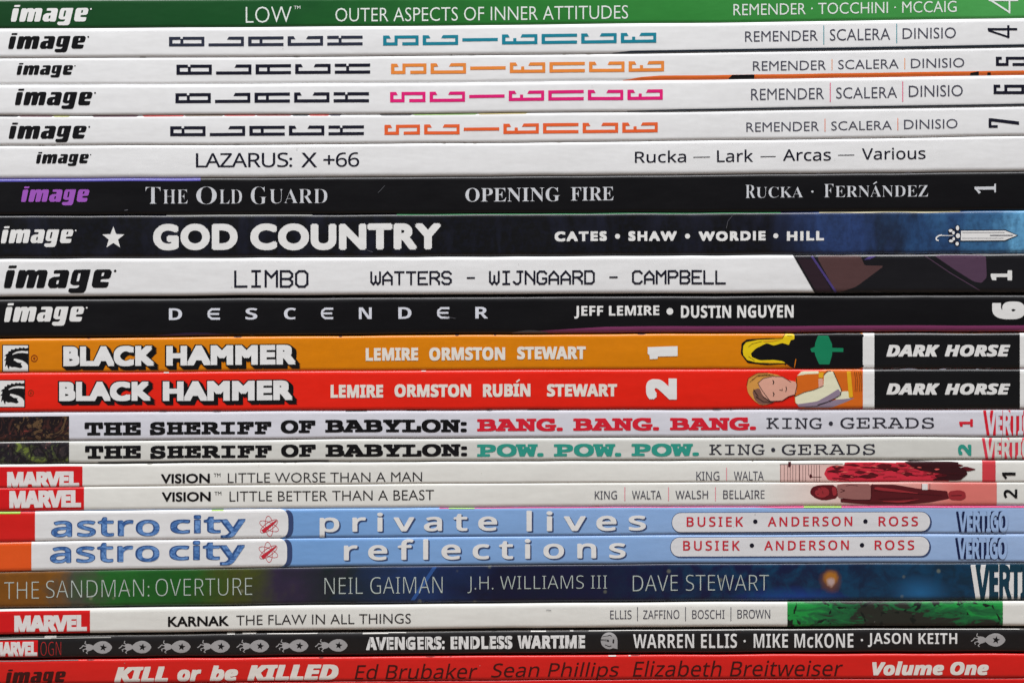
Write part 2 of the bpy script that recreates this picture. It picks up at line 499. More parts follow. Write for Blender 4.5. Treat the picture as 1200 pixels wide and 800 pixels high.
# ================================================================== the books, top to bottom
# 0 green
n = N('green_cover')
f = n.noise(n.pos((1, 1, 1.5)), 55, 4, 0.6)
x = n.math('MULTIPLY_ADD', f, 0.16, n.math('SUBTRACT', n.xpix(-60, 1260), 0.08))
GREEN = n.finish(n.ramp(x, [(0.0, C(18, 58, 28)), (0.3, C(22, 76, 34)), (0.52, C(40, 114, 46)), (0.78, C(54, 134, 60)), (1.0, C(78, 158, 84))]))
b = Book(0, GREEN, 'green comic book with thin white lettering, topmost of the stack', rt=3, rb=2)
GI = ink('pale_green_ink', 214, 232, 214)
image_logo(b, (12.5, 104, 6, 30), ink('white_ink', 222, 220, 218))
words(b, 'title', GI, [('LOW', (288, 341.7, 8, 27))], off=-0.012).text('TM', (344.5, 352, 7.2, 11)).done()
words(b, 'subtitle', GI, [('OUTER ASPECTS OF INNER ATTITUDES', (393, 736, 8.2, 24.4))], off=-0.008).done()
words(b, 'author_names', GI, [('REMENDER · TOCCHINI · MCCAIG', (859.5, 1121, 3.2, 16.6))], off=-0.004).done()
p = Print(b, 'volume_number', GI)
p.line([(1158.5, -0.4), (1193, -0.4)], 4.2).line([(1160, 0), (1183.4, 15)], 2).line([(1183, -6), (1183, 16)], 2); p.done()

# 1-4 white series
vol = [
 (1, 'white comic book with sideways capitals in slate and teal and a 4 at its right', (22,122,142), (198.2,425), (449,769), (43.2,54.4), (40.6,52.2),
  (9.5,101,39,61.8), [('REMENDER',(873,958.3,36.5,48.6)),('SCALERA',(972.3,1043,34,47.6)),('DINISIO',(1057.5,1120,32.8,45.6))], [(965.2,30,52.5),(1050.6,28.2,51)], (60,140,150)),
 (2, 'white comic book with black sideways capitals and pale orange ones above an orange strip', (236,130,56), (206.8,433.8), (458.2,778.2), (75.6,87.2), (73.4,85.6),
  (19.3,86,74,91), [('REMENDER',(882.3,968,71.6,82.6)),('SCALERA',(982.2,1053,70,81)),('DINISIO',(1067.4,1130,68.5,79.6))], [(975,69.5,82.5),(1060.2,68.4,81.4)], (232,150,100)),
 (3, 'white comic book with black sideways capitals and bright pink ones', (214,28,112), (205.8,432.5), (457.2,776.6), (108.9,120.6), (106.6,118.5),
  (17.5,109,104.3,128), [('REMENDER',(880,965.5,104,117)),('SCALERA',(979.6,1051,102.4,115.6)),('DINISIO',(1064.7,1128,100.2,113.6))], [(972.7,97.3,120),(1057.6,95.8,119.6)], (214,80,120)),
 (4, 'white comic book with black sideways capitals and red-orange ones, 7 at the right end', (232,92,44), (199.5,426.5), (450.6,770.7), (147.7,159.2), (145,157),
  (10,102,144,167), [('REMENDER',(874.5,959.7,143.2,154)),('SCALERA',(974,1045,142,152.6)),('DINISIO',(1059.3,1122,140,151.2))], [(966.7,139.4,154.4),(1052,138.6,153)], (232,130,100)),
]
WB = []
for (i, lab, c, bx, sx, by, sy, lg, au, bars, bc) in vol:
    b = Book(i, WHITE, lab, rt=2.6 if i != 2 else 2.2, rb=2.2 if i not in (1,) else 2.4, out=(0, 0.0002, 0, 0.0003, 0.0001)[i]); WB.append(b)
    image_logo(b, lg, BLACKI)
    sideways(b, 'title', 'BLACK', bx[0], bx[1], by[0], by[1], NAVYI if i > 1 else ink('slate_ink', 40, 44, 60))
    sideways(b, 'title', 'SCIENCE', sx[0], sx[1], sy[0], sy[1], ink('title_ink', *c))
    words(b, 'author_names', GREYI, au, off=-0.004).done()
    p = Print(b, 'divider', ink('divider_ink', *bc))
    for (x, a, c_) in bars: p.line([(x, a), (x, c_)], 0.9)
    p.done()
DK = ink('dark_blue_ink', 28, 48, 66)
# strips of the back covers showing under the spines
p = Print(WB[0], 'cover_art_and_reflection_edge', DK, 1); p.band(718, X1, bottom=lambda x: min(2.6, 0.3+(x-718)*0.12)); p.done()
OR = ink('orange_ink', 226, 104, 40)
p = Print(WB[1], 'cover_art_and_reflection_edge', OR, 1); p.band(730, X1, bottom=lambda x: min(5.0, 0.3+(x-730)*0.16)); p.done()
p = Print(WB[1], 'cover_art_and_reflection_edge', BLACKI, 2)
p.band(854, 884, bottom=lambda x: 4.9 if x > 858 else 4.9-(858-x)).band(1137, 1147, bottom=lambda x: 3+((x-1137)*.18)).band(1157, 1161, bottom=3.4).done()
p = Print(WB[2], 'cover_art_and_reflection_edge', DK, 1); p.band(735, X1, bottom=lambda x: min(1.9, 0.2+(x-735)*0.03)); p.done()
# coloured flecks of cover art along the top edge of the last of them
rnd = random.Random(4)
for k, (a, c_, rgb) in enumerate([(-10,22,(40,24,30)),(22,62,(120,80,90)),(62,82,(190,190,120)),(108,162,(90,40,60)),(167,216,(200,40,40)),(216,262,(110,80,60)),(262,300,(180,50,50)),
                                  (300,342,(150,60,60)),(342,362,(20,20,26)),(362,386,(206,50,40)),(386,400,(70,60,80)),(445,483,(18,18,22)),(483,560,(120,160,70)),(560,618,(176,160,90))]):
    p = Print(WB[3], 'cover_art_and_reflection_edge', ink('cover_fleck', *rgb), 1)
    p.band(a, c_, top=lambda x, a=a, c_=c_, k=k: min(1.5, 0.5+min(x-a, c_-x)*.5)); p.done()
# numbers
p = Print(WB[0], 'volume_number', NAVYI)
p.line([(1157.3, 34.6), (1191.8, 34.6)], 2.6).line([(1158, 36), (1182, 44)], 2.2).line([(1181.4, 30), (1181.4, 45)], 2.6); p.done()
def num(b, ch, x0, x1, yt, yb):
    p = Print(b, 'volume_number', NAVYI)
    for (a, c, d, e) in SIDE[ch]:
        f = lambda u, v: (x0+u/41.5*(x1-x0), yt+v/11*(yb-yt))
        p.poly([f(a, d), f(c, d), f(c, e), f(a, e)])
    p.done()
num(WB[1], 'S', 1167, 1203, 66.8, 77.4); num(WB[2], '6', 1164, 1200, 99.6, 110.6)
p = Print(WB[3], 'volume_number', NAVYI)
p.poly([(1158.6, 138.8), (1162, 138.8), (1194, 142.6), (1194, 146.4), (1162, 142.4), (1158.6, 142.2)]).line([(1160, 139), (1160, 150)], 3.2).line([(1159, 148.4), (1169, 148.4)], 3); p.done()

# 5 white with plain wide lettering
b = Book(5, WHITE, 'white comic book with thin plain black lettering and small dashes between the names', rt=2.4, rb=3)
image_logo(b, (42, 104.5, 178, 194.6), BLACKI)
words(b, 'title', NAVYI, [('LAZARUS:', (229.6, 342.5, 179.2, 196.2)), ('X', (353, 371.6, 179, 196)), ('+66', (379, 421, 178.8, 195.6))], 's', off=0.004, sp=0.9).done()
p = words(b, 'author_names', NAVYI, [('Rucka', (744, 804, 176.6, 190.7)), ('Lark', (840.2, 882.4, 175.3, 190)), ('Arcas', (917.5, 973.7, 175, 188.6)), ('Various', (1010, 1084.6, 173.2, 187))], 's', off=0.006)
p.line([(812.5, 184.4), (832, 184)], 0.8).line([(891, 183.7), (909, 183.4)], 0.8).line([(982, 182), (1001, 181.7)], 0.8); p.done()

# 6 black with serif capitals
SILV = ink('silver_ink', 196, 198, 202)
b = Book(6, BLACKC, 'black comic book with silver serif capitals and a purple publisher mark', rt=2.6, rb=2.6)
image_logo(b, (24.6, 105, 218.5, 240.6), ink('purple_ink', 152, 84, 178), dot=False)
p = Print(b, 'title', SILV)
for t, bx in [('T', (170.6, 188, 219.4, 238.8)), ('HE', (191, 220, 222.4, 238.6)), ('O', (230, 254, 218.8, 239.4)), ('LD', (257, 283.6, 222.4, 238.6)), ('G', (294, 312.6, 218.8, 239.4)), ('UARD', (315.5, 383.6, 221.4, 238.4))]:
    p.text(t, bx, 'sb', off=-0.014)
p.done()
words(b, 'subtitle', SILV, [('OPENING', (545.4, 656, 220, 236.4)), ('FIRE', (669, 719, 219.4, 235))], 'sb', off=-0.006).done()
p = Print(b, 'author_names', SILV)
for t, bx in [('R', (873.5, 885.4, 216.8, 232)), ('UCKA', (886, 941, 219, 231.8)), ('F', (965.6, 976.6, 215.8, 231.2)), ('ERNANDEZ', (978.6, 1087.6, 217.4, 230.8))]:
    p.text(t, bx, 'sb', off=-0.012)
p.disc(952, 224.6, 1.3).line([(1023.5, 215.8), (1027.5, 213.2)], 1.3); p.done()
words(b, 'volume_number', SILV, [('1', (1142, 1167, 215.6, 226.8))], 'sb', rot=True).done()
Print(b, 'cover_art_and_reflection_edge', ink('violet_ink', 74, 68, 150), 1).band(X0, 235, top=3.4).done()

# 7 dark with big white letters, fading into blue
n = N('night_sky_cover')
f1 = n.noise(n.pos((1, 1, .35)), 130, 4, 0.6, 0.4); f2 = n.noise(n.pos(), 700, 4, 0.7)
left = n.mix(n.ramp(f1, [(0.5, (0, 0, 0, 1)), (0.75, (1, 1, 1, 1))]), C(11, 11, 14), C(28, 30, 46))
xx = n.math('ADD', n.xpix(880, 1210), n.math('MULTIPLY_ADD', f1, 0.7, -0.35))
right = n.ramp(xx, [(0.0, C(26, 26, 34)), (0.15, C(28, 36, 60)), (0.35, C(40, 60, 104)), (0.5, C(28, 40, 62)), (0.66, C(38, 68, 108)), (0.85, C(54, 98, 138)), (1.0, C(98, 160, 200))])
mx = n.ramp(n.xpix(890, 960), [(0, (0, 0, 0, 1)), (1, (1, 1, 1, 1))])
cc = n.mix(mx, left, right)
cc = n.mix(n.math('MULTIPLY', n.ramp(f2, [(0.45, (0, 0, 0, 1)), (0.62, (1, 1, 1, 1))]), 0.6), cc, n.mix(0.5, cc, (0.01, 0.012, 0.03, 1)))
SKY = n.finish(cc)
b = Book(7, SKY, 'dark comic book with huge white capitals and a white sword on blue', rt=2.8, rb=3, out=0.0002)
image_logo(b, (1, 86.5, 265, 289.4), WHITEI)
Print(b, 'star', WHITEI).poly(star(133, 279, 13.6)).done()
words(b, 'title', WHITEI, [('GOD', (179.6, 278.6, 262.2, 293.2)), ('COUNTRY', (293.4, 517, 262, 293.2))], 'g', off=0.061, sp=1.1, square=False).done()
p = words(b, 'author_names', WHITEI, [('CATES', (650, 711, 271.2, 282.8)), ('SHAW', (736.4, 793, 271, 282.6)), ('WORDIE', (818.8, 897, 271, 282.4)), ('HILL', (922, 965.4, 271, 282))], 'g', off=0.055, sp=1.3)
for x, y in ((723.6, 277), (805.6, 276.8), (909, 276.4)): p.disc(x, y, 3)
p.done()
def Z(x0, y0, k, pts): return [(x0+a/k, y0+c/k) for a, c in pts]
z = lambda *pts: Z(1085, 250, 10.435, pts)
DKB = ink('deep_blue_ink', 22, 26, 44)
p = Print(b, 'sword_outline', DKB, 1)
p.poly(z((420,203),(970,200),(1125,270),(965,342),(415,344)))
for (x, y, r, ry) in ((388,274,44,44),(384,186,34,44),(380,366,34,40),(312,222,46,42),(316,326,46,42)):
    q = z((x, y))[0]; p.disc(q[0], q[1], r/10.4, ry/10.4)
p.done()
p = Print(b, 'sword', WHITEI, 2)
p.poly(z((428,214),(965,211),(1112,270),(960,331),(424,333)))
for (x, y, r, ry) in ((390,274,26,30),(385,180,20,30),(380,372,20,24),(300,212,24,18),(335,238,16,22),(306,338,26,17),(338,312,16,20)):
    q = z((x, y))[0]; p.disc(q[0], q[1], r/10.4, ry/10.4)
p.line(z((180,272),(325,272)), 0.9).line(z((190,266),(150,276),(124,300),(128,325),(150,332)), 1.6, ext=0.4); p.done()
Print(b, 'sword_fuller', ink('grey_ink', 70, 70, 82), 3).line(z((780,270),(1060,270)), 1.0).line(z((440,238),(960,235)), 0.35).line(z((440,305),(950,305)), 0.35).done()
Print(b, 'cover_art_and_reflection_edge', ink('pale_edge_ink', 150, 150, 146), 1).band(195, 366, top=0.9).done()
Print(b, 'cover_art_and_reflection_edge', ink('green_edge_ink', 60, 130, 84), 1).band(465, 915, top=lambda x: 0.5+0.5*math.sin(x*.05)**2).done()
Print(b, 'cover_art_and_reflection_edge', ink('olive_edge_ink', 150, 142, 110), 1).band(960, 1125, top=lambda x: 1.0+0.8*math.sin(x*.045)**2).done()

# 8 white with computer lettering, dark panel at right
b = Book(8, ink('white_paper', 224, 221, 226), 'white comic book with pixel style black lettering and a dark purple right end', rt=2.6, rb=2.8, out=0.0003)
image_logo(b, (4.4, 131.6, 311.2, 343.4), BLACKI)
p = Print(b, 'title', NAVYI); ocr(p, 'LIMBO', (274.6, 361.6, 316.4, 337), 2.6); p.done()
p = Print(b, 'author_names', NAVYI)
ocr(p, 'WATTERS', (434, 529.6, 317.8, 334.2), 2.3); ocr(p, 'WIJNGAARD', (573, 697, 317, 333.6), 2.3); ocr(p, 'CAMPBELL', (740.5, 850.6, 316.4, 333), 2.3)
p.line([(547, 325.6), (556.6, 325.6)], 1.8).line([(714, 324.8), (723.8, 324.8)], 1.8); p.done()
def sl(x, f): return x+f*0.0
p = Print(b, 'artwork', ink('dark_panel_ink', 20, 19, 23, mottle=0.12), 1)
T8 = lambda x: b.top(x)+0.3; B8 = lambda x: b.bot(x)-0.3
p.band(955, X1)
p.poly([(929, T8(929)), (956, T8(956)), (956, B8(956)), (955, B8(955))]); p.done()
p = Print(b, 'artwork', ink('maroon_ink', 42, 28, 36), 2); p.poly([(932, T8(932)+1), (950, T8(950)+1), (976, B8(976)-1), (957, B8(957)-1)]); p.done()
p = Print(b, 'artwork', ink('brown_panel_ink', 78, 54, 54), 2); p.poly([(956, T8(956)+1), (1008, T8(1008)+1), (1013, 311), (1036, 311.5), (1003, 336), (985, B8(985)-2), (980, B8(980)-1)], cut=0.08); p.done()
p = Print(b, 'artwork', ink('violet_line_ink', 70, 56, 112), 3); p.line([(951, T8(951)+1.5), (979.5, B8(979)-1.5)], 2.6); p.poly([(1012, 304.5), (1018, 300.5), (1027, 300), (1019, 304)]); p.done()
p = Print(b, 'artwork', ink('plum_ink', 78, 56, 76), 2); p.poly([(1093, T8(1093)+1), (1155, T8(1155)+1), (1156, 325), (1150, 331.5), (1141, 330), (1120, 317)], cut=0.1)
p.line([(1083, T8(1083)+1.5), (1112, 319), (1148, B8(1140)-3)], 0.9); p.done()
words(b, 'volume_number', ink('white_ink', 222, 220, 218), [('1', (1160.6, 1185.6, 316.8, 328.6))], 'm', off=0.04, rot=True, layer=3).done()

# 9 black with widely spaced capitals
b = Book(9, BLACKC, 'black comic book with widely spaced white capitals and a plum lower edge', rt=4.0, rb=3.2)
image_logo(b, (4.6, 99, 355, 381.6), WHITEI)
p = Print(b, 'title', ink('cool_white_ink', 206, 208, 216))
xs = [(198,213.4),(243,257.2),(287.6,301.6),(332.8,346.8),(376,389.8),(420.6,435.6),(466.8,482.2),(512,526),(557,572)]
for ch, (a, c_) in zip('DESCENDER', xs):
    yt = 361.2-(a-198)*0.0048; yb = yt+13.6
    if ch == 'E':
        m = (yt+yb)/2; h = (yb-yt)/2
        p.line([(c_, yt+1.3), (a+5, yt+1.3), (a+1.8, yt+4), (a+1.3, m), (a+1.8, yb-4), (a+5, yb-1.3), (c_, yb-1.3)], 2.5, ext=0.6).line([(a+1.5, m), (c_-0.5, m)], 2.4)
    else: p.text(ch, (a, c_, yt, yb), 'b', off=0.0)
p.done()
p = words(b, 'author_names', WHITEI, [('JEFF LEMIRE', (673, 772.6, 358.2, 373)), ('DUSTIN NGUYEN', (798, 930, 357.6, 372.4))], 'b', off=0.012, sp=1.02)
p.disc(785, 364.8, 4); p.done()
words(b, 'volume_number', ink('white_ink', 222, 220, 218), [('6', (1162.6, 1201, 353.2, 374))], 'b', off=0.05, rot=True).done()
Print(b, 'cover_art_and_reflection_edge', ink('plum_edge_ink', 120, 52, 92), 1).band(600, X1, bottom=lambda x: min(7.0, 1+(x-600)*0.055)).done()
Print(b, 'cover_art_and_reflection_edge', ink('violet_reflection', 52, 36, 76), 1).band(180, 270, bottom=lambda x: 0.4+3*max(0.0, math.sin(math.pi*(x-180)/90))).done()  # faint violet reflection painted on along the lower edge, not cover art
Print(b, 'edge_wear_and_highlight', ink('rubbed_edge', 86, 84, 90), 2).band(600, 642, bottom=lambda x: 1+2.5*max(0.0, math.sin(math.pi*(x-600)/42))).done()

# 10, 11 the orange and red pair
ORC = ink('orange_cover', 208, 122, 0, mottle=0.08); RED = ink('red_cover', 226, 32, 14, mottle=0.06)
def dragon(b, x0, y0, k):
    """silhouette emblem on a white tile; k = scale of the 20x drawing"""
    g = lambda *pts: [(x0+(a-80)/20*k, y0+(c_-190)/20*k) for a, c_ in pts]
    Print(b, 'emblem_border', BLACKI, 1).poly(g((62,172),(690,172),(690,812),(62,812))).done()
    p = Print(b, 'publisher_emblem', WHITEI, 2).poly(g((82,190),(668,190),(668,800),(82,800))); p.done()
    p = Print(b, 'publisher_emblem', BLACKI, 3)
    p.poly(g((668,245),(610,262),(560,236),(530,258),(470,236),(440,272),(372,252),(345,290),(272,278),(265,320),(205,332),(205,375),(150,400),(112,440),(160,430),(150,490),(105,545),(150,535),(140,600),(128,690),(175,640),(190,690),(222,750),(235,670),(290,700),(300,640),(330,560),(345,460),(310,410),(300,385),(400,330),(520,310),(668,320)))
    p.poly(g((315,405),(430,370),(540,365),(668,378),(668,650),(620,590),(540,540),(460,515),(400,500),(300,490)))
    p.poly(g((290,540),(360,545),(420,590),(500,600),(520,590),(500,630),(540,690),(490,720),(400,700),(350,690),(300,700),(270,660)))
    p.done()
def hammer(i, mat, lab, ex, bl, hm, au, acc):
    b = Book(i, mat, lab, rt=2.4, rb=2.4, out=0.0001*(i-9))
    for nm, (x0, x1, yt, yb) in (('BLACK', bl), ('HAMMER', hm)):
        q = Print(b, 'title_shadow', BLACKI, 1)
        for k in range(5): q.text(nm, (x0-1.3, x1+1.3, yt-1.2, yb+1.2), 'g', off=0.082, sp=1.1, dx=k*1.1-(.3 if k==0 else 0), dy=k*0.95)
        q.done()
        Print(b, 'title', ink('white_ink', 226, 222, 220), 3).text(nm, (x0, x1, yt, yb), 'g', off=0.06, sp=1.1).done()
    p = words(b, 'author_names', ink('cream_ink', 224, 214, 204), au, 'b', off=0.03)
    if acc: p.line(acc, 1.9)
    p.done()
    return b
b = hammer(10, ORC, 'orange comic book with heavy white capitals and a yellow and black drawing', 0,
  (74.4, 181, 405.3, 429), (195, 346.6, 404.2, 427.4), [('LEMIRE', (428.6, 490, 407.4, 422.4)), ('ORMSTON', (503, 592, 406.6, 422)), ('STEWART', (606, 686.4, 405.8, 421))], None)
dragon(b, 3.6, 404.6, 1.0)
p = Print(b, 'registered_mark', ink('dark_red_ink', 130, 50, 10), 1)
p.line([(40.3+3.6*math.cos(k*math.pi/6), 419.6+3.8*math.sin(k*math.pi/6)) for k in range(13)], 0.9).disc(40.3, 419.6, 1.3); p.done()
Print(b, 'volume_number', WHITEI).poly([(759, 406.6), (794, 405.4), (794, 417.2), (771, 417.6), (770.5, 420.4), (761.5, 420.8), (761, 416), (759, 414.4)]).done()
h = lambda *pts: Z(860, 385, 7.06, pts)
T10 = lambda x: b.top(x)+0.35; B10 = lambda x: b.bot(x)-0.35
YEL = ink('yellow_ink', 222, 190, 20)
p = Print(b, 'artwork', BLACKI, 1); p.poly([(930, T10(930)), (1012, T10(1012)), (1012, B10(1012)), (924, B10(924)), (919, 426), (899, 427.5), (876, 425), (868, 414), (869, 402), (875, 397.5), (900, 396), (918, 396.5)], cut=0.06); p.done()
p = Print(b, 'artwork', YEL, 2)
p.poly(h((72,180),(75,140),(100,108),(200,88),(400,80),(425,40),(500,45),(500,88),(470,95),(455,135),(400,118),(330,140),(270,120),(180,165),(140,205),(150,235),(215,262),(330,258),(400,268),(430,285),(300,290),(180,280),(110,262),(80,225)), cut=0.1); p.done()
p = Print(b, 'artwork', BLACKI, 3)
p.line(h((72,180),(75,140),(100,108),(200,88),(400,80),(425,40)), 0.55, ext=.2).line(h((80,225),(110,262),(180,280),(300,290),(430,285)), 0.55, ext=.2).line(h((120,150),(150,125),(230,105)), 0.35).line(h((120,230),(170,262)), 0.35).line(h((440,60),(480,62)), 0.4); p.done()
art_hi = Print(b, 'artwork', ink('amber_ink', 234, 166, 30), 3).poly(h((230,100),(330,92),(395,92),(330,105),(260,112)), cut=0.15).poly(h((215,275),(300,272),(390,278),(300,284)), cut=0.15); art_hi.done()
p = Print(b, 'artwork', ink('dull_orange_ink', 200, 110, 10), 3); p.poly(h((432,292),(470,318),(500,330),(420,330)), cut=0.1); p.line(h((512,250),(500,325)), 1.0); p.done()
p = Print(b, 'emblem', ink('teal_green_ink', 20, 122, 84), 2)
p.poly(h((695,58),(780,58),(812,130),(812,158),(905,160),(905,192),(812,192),(812,215),(790,295),(705,295),(672,220),(668,195),(640,192),(632,165),(668,150),(672,120)), cut=0.06); p.done()
BLK2 = ink('panel_black_ink', 15, 15, 17)
def dhpanel(b, yt, yb, l=3):
    Print(b, 'white_strip', WHITEI, 1).band(1011, 1024.5).done()
    Print(b, 'publisher_panel', BLK2, 1).band(1024.5, 1195).done()
    Print(b, 'white_strip', WHITEI, 1).band(1195, X1).done()
    Print(b, 'publisher_name', WHITEI, 3).text('DARK', (1038.6, 1101, yt, yb), 'bi', off=0.03, sp=1.0).text('HORSE', (1107, 1183.6, yt, yb), 'bi', off=0.03).done()
dhpanel(b, 403.8, 417.6)
chips(b, 1020, 1180, 'bottom', 7, ink('rubbed_edge', 170, 172, 184), 3, h=0.5)

b = hammer(11, RED, 'red comic book with upright white capitals and an orange and cream drawing', 0,
  (69.6, 177, 446.9, 469.8), (191, 343, 446, 469.2), [('LEMIRE', (387.5, 449, 450.6, 465.8)), ('ORMSTON', (462.4, 552, 450, 465.2)), ('RUBIN', (566, 621.6, 449.6, 464.8)), ('STEWART', (641, 723, 449.6, 464.6))], [(605, 447.6), (609, 444.6)])
dragon(b, -0.8, 445.8, 1.0)
p = Print(b, 'registered_mark', ink('dark_red_ink', 130, 50, 10), 1)
p.line([(36.4+3.2*math.cos(k*math.pi/6), 460+3.4*math.sin(k*math.pi/6)) for k in range(13)], 0.6).disc(36.4, 460, 1); p.done()
words(b, 'volume_number', WHITEI, [('2', (757, 793, 443.2, 468))], 'b', off=0.045, rot=True).done()
def art(b, name, mat, pts, layer, cut=0.12): Print(b, name, mat, layer).poly(pts, cut=cut).done()
T11 = lambda x: b.top(x)+0.35; B11 = lambda x: b.bot(x)-0.35
HAIR = ink('tan_ink', 206, 146, 70); SKIN = ink('peach_ink', 214, 160, 140); RUST = ink('rust_orange_ink', 206, 100, 24); CRM = ink('cream_ink', 226, 218, 188); MAUVE = ink('mauve_ink', 138, 122, 140)
art(b, 'artwork', HAIR, h((105,470),(118,410),(190,368),(280,365),(380,385),(400,420),(330,560),(290,625),(220,632),(160,590),(115,530)), 1, 0.2)
art(b, 'artwork', ink('brown_ink', 120, 84, 72), h((150,510),(210,490),(280,560),(340,600),(300,622),(220,630),(170,590)), 2, 0.2)
art(b, 'artwork', SKIN, h((195,450),(240,410),(320,392),(400,395),(450,425),(520,440),(515,540),(450,560),(400,595),(300,600),(240,560)), 3, 0.2)
p = Print(b, 'artwork', RUST, 1); p.poly([(933, 442), (940, 437.5), (968, T11(968)), (1011, T11(1011)), (1011, B11(1011)), (940, B11(940)), (931, 471), (930, 455)], cut=0.06); p.done()
art(b, 'artwork', CRM, h((520,390),(560,352),(700,350),(700,372),(600,376)), 2, 0.1)
art(b, 'artwork', CRM, h((745,375),(790,352),(822,356),(850,420),(885,505),(880,545),(800,590),(690,625),(560,640),(510,615),(505,560),(580,525),(660,505),(740,470)), 3, 0.1)
art(b, 'artwork', MAUVE, h((520,625),(690,600),(780,550),(862,498),(885,530),(860,560),(700,635),(540,650)), 4, 0.1)
art(b, 'artwork', CRM, h((880,520),(945,515),(985,560),(950,580),(830,585)), 2, 0.1)
art(b, 'artwork', MAUVE, h((830,588),(1000,572),(940,600),(800,655),(560,655)), 2, 0.1)
art(b, 'artwork', ink('amber_ink', 234, 166, 30), h((932,352),(965,352),(985,565),(950,568)), 4, 0.04)
art(b, 'artwork', ink('amber_ink', 234, 166, 30), h((700,362),(742,362),(735,408),(700,405)), 4, 0.1)
art(b, 'artwork', SKIN, h((697,412),(735,412),(735,480),(700,492)), 4, 0.1)
p = Print(b, 'artwork', BLACKI, 5)
p.line(h((745,380),(770,352),(800,350)), 0.7, ext=.2).line(h((822,356),(850,420),(888,505),(880,548),(800,595),(690,630)), 0.7, ext=.2).line(h((505,560),(580,525),(660,505),(740,470)), 0.5, ext=.2)
p.line(h((320,425),(330,440),(322,458)), 0.9, ext=.2).line(h((322,525),(332,540),(324,556)), 0.9, ext=.2).line(h((375,505),(400,510),(398,492)), 0.5, ext=.1).line(h((430,478),(434,500),(428,520)), 0.8, ext=.1)
p.line(h((195,450),(240,410),(320,392),(400,395),(450,425),(470,440)), 0.5, ext=.1).line(h((240,560),(300,600),(400,595),(450,560),(500,545)), 0.6, ext=.1).line(h((105,470),(118,410),(190,368),(280,365)), 0.5, ext=.1).line(h((180,560),(240,600),(330,610)), 0.6).line(h((150,420),(200,385),(300,378)), 0.4).line(h((160,500),(200,560)), 0.6)
for a in (995, 1010, 1030, 1045): p.line(h((a,355),(a+12,420),(a+6,520)), 0.35)
p.line(h((200,455),(240,520),(300,600)), 0.5).line(h((130,440),(190,390),(330,380)), 0.5).line(h((515,400),(520,470),(500,560)), 0.6); p.done()
dhpanel(b, 449, 462.2)
chips(b, 1020, 1195, 'top', 6, ink('rubbed_edge', 170, 172, 184), 8, h=0.5)
Print(b, 'edge_wear_and_highlight', WHITEI, 3).band(192, 198, top=0.9, nx=5).band(494, 499, top=0.8, nx=5).done()

# 12, 13 the pair with slab serif lettering
def dark_art(name, stops, seed, scale=420):
    n = N(name)
    f = n.noise(n.pos((1, 1, .8), (seed, 0, 0)), scale, 5, 0.62, 1.6)
    v = n.new('ShaderNodeTexVoronoi'); v.inputs['Scale'].default_value = scale*0.9
    v.feature = 'DISTANCE_TO_EDGE'
    n.link(n.pos((1.3, .01, .8), (seed*2, 0, 0)), v.inputs['Vector'])
    c = n.ramp(f, stops, 'CONSTANT')
    e = n.ramp(v.outputs['Distance'], [(0.0, (0, 0, 0, 1)), (0.07, (1, 1, 1, 1))])
    return n.finish(n.mix(e, (0.012, 0.008, 0.01, 1), c))
A1 = dark_art('battle_art', [(0.0, C(150, 62, 56)), (0.36, C(60, 34, 30)), (0.46, C(24, 16, 20)), (0.54, C(92, 70, 48)), (0.62, C(46, 28, 28)), (0.7, C(176, 112, 62))], 3.1, 230)
A2 = dark_art('jungle_art', [(0.0, C(140, 92, 84)), (0.38, C(52, 44, 46)), (0.48, C(30, 26, 32)), (0.56, C(60, 64, 44)), (0.64, C(100, 112, 50)), (0.72, C(150, 170, 70))], 7.7, 230)
SLAB = dict(font='m', off=0.036)
def babylon(i, mat, lab, A, rows, shout, scol, tail, rest, ncol, nbox, nch, vbox, vcol):
    b = Book(i, mat, lab, rt=2.6, rb=2.0)
    Print(b, 'artwork', A, 1).band(X0, 81, yb=None, ya=(EDGES[i](20)+(5.5 if i == 12 else 1.6))).done()
    p = Print(b, 'title', BLACKI)
    for t, bx in rows: p.text(t, bx, **SLAB)
    p.done()
    p = Print(b, 'subtitle', scol)
    for t, bx in shout: p.text(t, bx, **SLAB)
    p.done()
    p = Print(b, 'author_names', ink('grey_black_ink', 46, 46, 56))
    for t, bx in tail: p.text(t, bx, 'm', off=0.0)
    p.disc(rest[0], rest[1], 2.5); p.done()
    Print(b, 'volume_number', ncol).text(nch, nbox, 'm', off=0.035, rot=True).done()
    ctext(b, vbox, mat, vcol, dx=-2.4, dy=0)
    return b
b = babylon(12, LILAC, 'pale lilac comic book with wide slab capitals, half black and half red', A1,
 [('THE', (99, 165, 494.6, 509.8)), ('SHERIFF', (175.6, 318, 493.8, 509)), ('OF', (329, 369.6, 492, 507.4)), ('BABYLON:', (381, 547, 491, 506.4))],
 [('BANG.', (559, 659.6, 490, 505)), ('BANG.', (671.6, 772.4, 489.4, 504.4)), ('BANG.', (785, 886, 489, 504))], ink('crimson_ink', 206, 30, 48),
 [('KING', (898, 963.4, 489.2, 502.2)), ('GERADS', (984.6, 1094.6, 488.8, 501.8))], (973.6, 496),
 ink('crimson_ink', 206, 30, 48), (1124, 1140, 490.8, 499.8), '1', (1155.5, 1222, 480.2, 510.6), ink('crimson_ink', 206, 30, 48))
Print(b, 'cover_art_and_reflection_edge', BLACKI, 1).band(405, 430, top=1.2).band(476, 500, top=0.8).band(618, 655, top=0.8).done()
